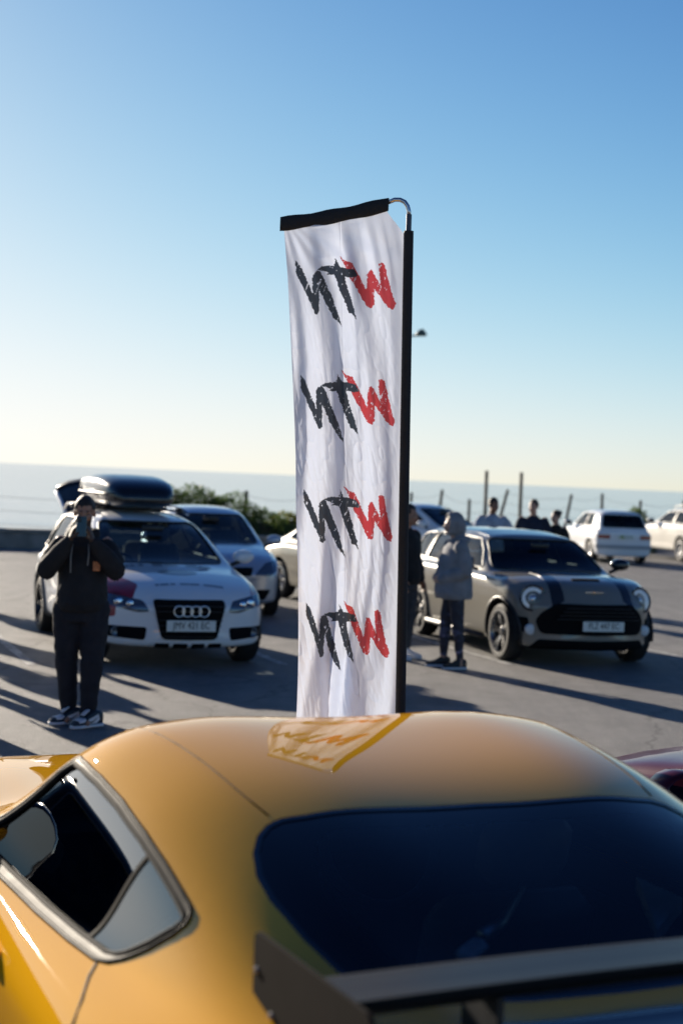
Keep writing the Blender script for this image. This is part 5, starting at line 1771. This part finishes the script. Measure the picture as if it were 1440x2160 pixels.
def person(spec):
    """one standing figure: continuous body mesh with clothing, hair and shoes as children"""
    s = spec['h'] / 1.75
    bw = spec.get('bulk', 1.0)
    J = dict(hipL=(-0.095, 0, 0.92), hipR=(0.095, 0, 0.92), kneeL=(-0.105, -0.01, 0.50), kneeR=(0.105, -0.01, 0.50), ankL=(-0.115, 0.02, 0.10), ankR=(0.115, 0.02, 0.10),
             shL=(-0.185 * bw, 0.0, 1.425), shR=(0.185 * bw, 0.0, 1.425), elL=(-0.26 * bw, 0.03, 1.14), elR=(0.26 * bw, 0.03, 1.14), wrL=(-0.25 * bw, -0.08, 0.90), wrR=(0.25 * bw, -0.08, 0.90), head=(0, -0.02, 1.635))
    J.update(spec.get('pose', {}))
    J = {k: Vector(q) for k, q in J.items()}
    hy, hp = spec.get('head', (0, 0))
    HM = Matrix.Rotation(R(hy), 3, 'Z') @ Matrix.Rotation(R(hp), 3, 'X')
    vox = spec.get('vox', 0.011)
    B = MB()
    head_prims(B, J['head'], HM)
    limb(B, [(0, 0.015, 1.40), J['head'] + Vector((0, 0.02, -0.07))], [0.062, 0.052])
    trunk(B, [(0, 0, 0.86, 0.13, 0.10), (0, 0, 0.95, 0.145, 0.105), (0, 0, 1.08, 0.13, 0.095), (0, 0, 1.25, 0.155, 0.105), (0, 0, 1.38, 0.15, 0.085), (0, 0.01, 1.45, 0.07, 0.06)])
    for k in 'LR':
        limb(B, [J['sh' + k], J['el' + k], J['wr' + k]], [0.052, 0.040, 0.027])
        limb(B, [J['hip' + k], J['knee' + k], J['ank' + k]], [0.085, 0.058, 0.040])
        limb(B, [J['ank' + k] + Vector((0, 0.02, -0.04)), J['ank' + k] + Vector((0, -0.10, -0.06))], [0.034, 0.028])
        hd = spec.get('hand' + k)
        sd = 1 if k == 'L' else -1
        if hd:
            finger_hand(B, J['wr' + k], hd[0], hd[1], hd[2], hd[3], 1.0)
        else:
            d = (J['wr' + k] - J['el' + k])
            finger_hand(B, J['wr' + k], d, Vector((-sd * -0.3, 0.2, 0)) + Vector((sd * 0.8, 0, 0)), 1, 0.5)
    me = remesh(B, vox, 2, name='person')
    skin = spec.get('skin', M_SKIN)
    for m in (skin, M_EYE, M_LIP, spec.get('beard', skin)): me.materials.append(m)
    Hi = HM.inverted()
    mi = []
    for p in me.polygons:
        q = Hi @ (p.center - J['head'])
        k = 0
        if q.y < -0.03 and abs(q.z) < 0.2:
            if q.y < -0.062 and ((0.020 < abs(q.x) < 0.040 and 0.001 < q.z < 0.008) or (0.016 < abs(q.x) < 0.046 and 0.026 < q.z < 0.033)): k = 1
            elif abs(q.x) < 0.024 and -0.066 < q.z < -0.050 and q.y < -0.07: k = 2
            elif q.z < -0.042 and q.y < 0.03: k = 3
        mi.append(k)
    me.polygons.foreach_set('material_index', mi)
    o = link('person', me, None)
    tag(o, spec['label'], 'person', spec.get('group'))
    o.location = spec['loc']; o.rotation_euler = (0, 0, R(spec.get('yaw', 0))); o.scale = (s, s, s)
    # top
    T = MB()
    g = spec.get('loose', 0.03)
    zb_ = spec.get('hem', 0.90)
    bl = spec.get('belly', 0.0)
    trunk(T, [(0, 0, zb_, (0.150 + g) * bw, 0.115 + g + bl * 0.7), (0, -bl * 0.3, zb_ + 0.06, (0.165 + g) * bw, 0.125 + g + bl), (0, -bl * 0.3, 1.08, (0.155 + g) * bw, 0.115 + g + bl), (0, 0, 1.25, (0.165 + g) * bw, 0.115 + g + bl * 0.4), (0, 0, 1.37, (0.165 + g * 0.6) * bw, 0.10 + g * 0.6), (0, 0.01, 1.455, 0.105, 0.085), (0, 0.01, 1.49, 0.075, 0.072)])
    sr = spec.get('sleeve', 0.018)
    for k in 'LR':
        if spec.get('short'):
            a, b = J['sh' + k], J['el' + k]
            limb(T, [a + Vector((0, 0, -0.03)), a.lerp(b, 0.35), a.lerp(b, 0.72)], [0.052 + sr, 0.058 + sr, 0.056 + sr])
        else:
            a, b, c = J['sh' + k], J['el' + k], J['wr' + k]
            limb(T, [a + Vector((0, 0, -0.03)), a.lerp(b, 0.5), b, b.lerp(c, 0.6), b.lerp(c, 0.93)], [0.050 + sr, 0.056 + sr, 0.054 + sr, 0.046 + sr, 0.034 + sr * 0.6])
    if spec.get('hood') == 'down':
        ell(T, (0, 0.085, 1.46), (0.12, 0.055, 0.06))
        for sd in (1, -1): ell(T, (sd * 0.085, 0.03, 1.475), (0.035, 0.075, 0.04))
    tm = remesh(T, max(vox, 0.012), 4, (0.011, 11), 'top')
    link(spec.get('top_name', 'top'), tm, spec['top'], o)
    if spec.get('hood') == 'up':
        Hd = MB()
        f = lambda x, y, z: J['head'] + HM @ Vector((x, y, z))
        n = 18
        rings = []
        for (y, r, dz) in ((-0.075, 0.098, 0.0), (-0.07, 0.112, 0.0), (-0.03, 0.122, 0.002), (0.04, 0.128, 0.0), (0.10, 0.110, -0.015), (0.145, 0.06, -0.04)):
            rings.append([f(r * 0.92 * cos(2 * pi * k / n), y, 0.012 + dz + r * 1.12 * sin(2 * pi * k / n)) for k in range(n)])
        inner = [[f(r * 0.92 * cos(2 * pi * k / n), y, 0.012 + r * 1.12 * sin(2 * pi * k / n)) for k in range(n)] for (y, r) in ((-0.072, 0.093), (0.03, 0.108))]
        v = inner[::-1] + rings
        Hd.loft(v)
        ell(Hd, (0, 0.05, 1.47), (0.13, 0.11, 0.07))
        hm = remesh(Hd, 0.011, 3, (0.012, 12), 'hood')
        link('hood', hm, spec['top'], o)
    # trousers
    if spec.get('legs'):
        Lg = MB()
        lr = spec.get('legr', 0.02)
        trunk(Lg, [(0, 0, 0.80, (0.15 + lr) * bw, 0.115 + lr), (0, 0, 0.90, (0.165 + lr) * bw, 0.12 + lr), (0, 0, 1.0, (0.155 + lr) * bw, 0.115 + lr)])
        for k in 'LR':
            a, b, c = J['hip' + k], J['knee' + k], J['ank' + k]
            lw = spec.get('legw', 1.0)
            limb(Lg, [a + Vector((0, 0, -0.03)), a.lerp(b, 0.5), b, b.lerp(c, 0.45), b.lerp(c, spec.get('cuff', 0.96))], [(0.095 + lr) * lw, (0.082 + lr) * lw, (0.064 + lr) * lw, (0.056 + lr) * lw, (0.042 + lr * spec.get('cuffr', 0.8)) * lw])
        lm = remesh(Lg, max(vox, 0.012), 4, (0.012, 12), 'trousers')
        link('trousers', lm, spec['legs'], o)
    # hair
    if spec.get('hair'):
        Hr = MB()
        f = lambda x, y, z: J['head'] + HM @ Vector((x, y, z))
        ell(Hr, f(0, 0.015, 0.042), (0.0810, 0.0990, 0.0945), HM)
        if spec.get('bun'): ell(Hr, f(0, 0.10, 0.08), (0.04, 0.04, 0.04), HM)
        hm = remesh(Hr, 0.012, 1, (0.008, 30), 'hair')
        bm = bmesh.new(); bm.from_mesh(hm)
        kill = []
        for fc in bm.faces:
            q = Hi @ (fc.calc_center_median() - J['head'])
            lim = 0.066 + 0.006 * sin(q.x * 90) if q.y < -0.05 else (0.02 if q.y < -0.005 else -0.035)
            if q.z < lim: kill.append(fc)
        bmesh.ops.delete(bm, geom=kill, context='FACES')
        bm.to_mesh(hm); bm.free()
        link('hair', hm, spec['hair'], o)
    for k in 'LR':
        a = J['ank' + k]
        shoe(o, (a.x, a.y - 0.06, 0), R(spec.get('toe' + k, 8 if k == 'R' else -8)), *spec['shoe'])
    return o

M_BLKH = cloth_c('black hoodie fleece', (0.020, 0.020, 0.023))
M_BLKT = cloth_c('black cotton trousers', (0.020, 0.021, 0.028))
M_GRYH = cloth_c('grey hoodie fleece', (0.21, 0.215, 0.235))
M_GRYT = cloth_c('charcoal trousers', (0.05, 0.055, 0.065))
M_WTEE = cloth_c('pale blue t-shirt', (0.34, 0.38, 0.46))
M_NAVJ = cloth_c('navy jacket', (0.018, 0.024, 0.045))
M_BLKJ = cloth_c('black jacket', (0.022, 0.022, 0.023))
M_JEAN = cloth_c('blue jeans', (0.05, 0.07, 0.12))
M_SHW = mat('shoe white leather', (0.62, 0.64, 0.68), 0.5, vary=0.08)
M_SHN = mat('shoe dark navy leather', (0.012, 0.022, 0.035), 0.45)
M_SHB = mat('shoe black', (0.015, 0.015, 0.017), 0.6)
def leggings():
    m = mat('camouflage leggings', (0.016, 0.018, 0.035), 0.6)
    nt = m.node_tree
    p = nt.nodes['Principled BSDF']
    tc = nt.nodes.new('ShaderNodeTexCoord')
    mp = nt.nodes.new('ShaderNodeMapping'); mp.inputs['Scale'].default_value = (7, 7, 13)
    n = nt.nodes.new('ShaderNodeTexNoise'); n.inputs['Scale'].default_value = 1.0; n.inputs['Detail'].default_value = 3
    nt.links.new(tc.outputs['Object'], mp.inputs[0]); nt.links.new(mp.outputs[0], n.inputs['Vector'])
    r = nt.nodes.new('ShaderNodeValToRGB'); r.color_ramp.interpolation = 'CONSTANT'
    r.color_ramp.elements[0].position = 0; r.color_ramp.elements[0].color = (0.012, 0.014, 0.03, 1)
    r.color_ramp.elements[1].position = 0.56; r.color_ramp.elements[1].color = (0.05, 0.055, 0.11, 1)
    e = r.color_ramp.elements.new(0.64); e.color = (0.24, 0.21, 0.32, 1)
    nt.links.new(n.outputs['Fac'], r.inputs[0]); nt.links.new(r.outputs[0], p.inputs['Base Color'])
    return m
M_CAMO = leggings()
SNEAK = (M_SHN, M_SHW, M_SHW, M_SHN)
PLAINW = (M_SHW, None, M_SHW)
PLAINB = (M_SHB, None, M_SHW)

# the photographer holding a phone up
ph = person(dict(h=1.76, bulk=0.95, belly=0.03, loc=(-1.97, 12.05, 0), yaw=5, head=(2, 10), vox=0.0075, label='man in black hoodie and trousers photographing with a raised phone', skin=M_SKIN, beard=M_BEARD, hair=M_HAIR,
    top=M_BLKH, top_name='hoodie', hood='down', loose=0.045, sleeve=0.026, hem=0.88, legs=M_BLKT, legr=0.024, legw=1.0, cuff=0.93, cuffr=0.9, shoe=SNEAK, toeL=-62, toeR=-48,
    pose=dict(shL=(-0.175, -0.01, 1.40), shR=(0.175, -0.01, 1.40), elL=(-0.262, -0.15, 1.19), elR=(0.262, -0.13, 1.20), wrL=(-0.085, -0.27, 1.435), wrR=(0.085, -0.25, 1.425), head=(0, -0.05, 1.63),
              ankL=(-0.075, 0.06, 0.10), ankR=(0.085, -0.07, 0.10), kneeL=(-0.10, 0.01, 0.50), kneeR=(0.10, -0.06, 0.50), hipL=(-0.105, 0, 0.92), hipR=(0.105, 0, 0.92)),
    handL=((0.35, -0.06, 0.95), (0.9, 0.2, -0.3), -1, 0.75), handR=((-0.35, -0.06, 0.95), (-0.9, 0.2, -0.3), 1, 0.75)))
MB().box((0.115, -0.185, 1.235), (0.055, 0.006, 0.07), Matrix.Rotation(R(6), 4, 'Z'), 0.002).build('chest_patch', mat('orange chest patch', (0.45, 0.16, 0.06), 0.6, vary=0.5, scale=40), ph)
MB().tube([(-0.07, -0.19, 1.40), (-0.078, -0.215, 1.30), (-0.075, -0.225, 1.18)], 0.006, 6).build('drawstring', mat('grey cord', (0.2, 0.2, 0.2), 0.8), ph, True)
MB().tube([(0.05, -0.19, 1.40), (0.055, -0.215, 1.32), (0.05, -0.225, 1.24)], 0.006, 6).build('drawstring', mat('grey cord', (0.2, 0.2, 0.2), 0.8), ph, True)
phone = empty('phone', ph.matrix_basis @ Vector((0, -0.315, 1.50)), R(5), 'dark phone held up in both hands of the man in black', 'phone')
MB().box((0, 0, 0.035), (0.076, 0.009, 0.155), Matrix.Rotation(R(-8), 4, 'X'), 0.004).build('phone_body', M_GLOSSB, phone)
MB().box((-0.018, -0.013, 0.088), (0.03, 0.004, 0.032), Matrix.Rotation(R(-8), 4, 'X'), 0.002).build('camera_bump', M_BLACKP, phone)

# hooded person in patterned leggings, turned to the left
person(dict(h=1.64, bulk=1.12, belly=0.03, loc=(1.24, 16.75, 0), yaw=-78, head=(0, 0), label='person in grey hooded sweatshirt and dark patterned leggings facing left', skin=M_SKIN2, hair=M_HAIRB, top=M_GRYH, top_name='hoodie', hood='up', loose=0.065, sleeve=0.035, hem=0.80,
    legs=M_CAMO, legr=0.006, cuff=0.98, cuffr=0.2, shoe=PLAINB, toeL=-4, toeR=6,
    pose=dict(elL=(-0.27, 0.05, 1.12), elR=(0.27, 0.05, 1.12), wrL=(-0.10, -0.20, 1.02), wrR=(0.10, -0.20, 1.02), head=(0, -0.045, 1.64), ankL=(-0.12, -0.06, 0.10), ankR=(0.12, 0.07, 0.10), kneeL=(-0.11, -0.05, 0.5), kneeR=(0.11, 0.03, 0.5)),
    handL=((0.9, -0.3, 0), (0, 1, 0), 1, 0.6), handR=((-0.9, -0.3, 0), (0, 1, 0), -1, 0.6)))
# companion half behind the banner pole
person(dict(h=1.72, loc=(0.74, 17.45, 0), yaw=60, head=(0, 0), label='person in black jacket and grey trousers half behind the banner pole', skin=M_SKIN, hair=M_HAIR, top=M_BLKJ, top_name='jacket', loose=0.05, sleeve=0.03, hem=0.86, legs=M_GRYT, legr=0.02, shoe=PLAINW))
# three people standing behind the grey compact car
person(dict(h=1.76, bulk=1.05, belly=0.04, loc=(2.45, 25.4, 0), yaw=18, head=(14, 4), label='stout man in pale blue t-shirt with folded arms behind the grey car', skin=M_SKIN3, hair=M_HAIR, top=M_WTEE, top_name='t_shirt', short=True, loose=0.045, sleeve=0.03, legs=M_JEAN, shoe=PLAINB,
    pose=dict(elL=(-0.30, -0.06, 1.16), elR=(0.32, -0.06, 1.17), wrL=(0.07, -0.26, 1.19), wrR=(-0.07, -0.23, 1.15)), handL=((1, -0.1, 0.1), (0, 1, 0), 1, 0.3), handR=((-1, -0.1, 0.1), (0, 1, 0), -1, 0.3)))
person(dict(h=1.75, bulk=1.05, loc=(3.22, 26.3, 0), yaw=-14, head=(-20, 0), label='man in navy jacket standing behind the grey car', skin=M_SKIN2, hair=M_HAIRB, top=M_NAVJ, top_name='jacket', loose=0.045, sleeve=0.03, legs=M_GRYT, shoe=PLAINB))
person(dict(h=1.585, bulk=0.92, loc=(3.62, 26.4, 0), yaw=-30, head=(-30, 0), label='short person with tied back hair and black top behind the grey car', skin=M_SKIN2, hair=M_HAIR, bun=True, top=M_BLKJ, top_name='top', loose=0.02, legs=M_JEAN, shoe=PLAINW))
# onlookers just outside the left edge: their shadows cross the tarmac and they show in the car's window
ONL = [(-3.78, 14.75, 20, 'onlooker in black left of the frame behind the photographer', M_BLKH), (-5.05, 9.5, -20, 'onlooker in pale shirt left of the frame behind the black hatchback', M_WTEE), (-4.45, 10.0, 20, 'onlooker in black left of the frame, mirrored in the yellow car window', M_BLKH), (-3.50, 12.75, -35, 'onlooker in grey just left of the frame', M_GRYH), (-4.72, 17.4, 40, 'onlooker in navy left of the estate car', M_NAVJ),
       (-5.3, 19.6, 10, 'onlooker in pale shirt left of the estate car', M_WTEE), (-5.95, 22.6, 70, 'onlooker in black far left of the estate car', M_BLKJ)]
base = person(dict(h=1.76, loc=(ONL[0][0], ONL[0][1], 0), yaw=ONL[0][2], label=ONL[0][3], skin=M_SKIN, hair=M_HAIR, top=ONL[0][4], top_name='sweatshirt', loose=0.05, sleeve=0.03, legs=M_BLKT, shoe=PLAINW, vox=0.014, group='onlookers left of the frame'))
for (x, y, yw, lb, tm) in ONL[1:]:
    c = copy_tree(base)
    c.location = (x, y, 0); c.rotation_euler = (0, 0, R(yw)); c['label'] = lb
    for ch in c.children:
        if ch.name.startswith('sweatshirt'):
            ch.data = ch.data.copy(); ch.data.materials[0] = tm
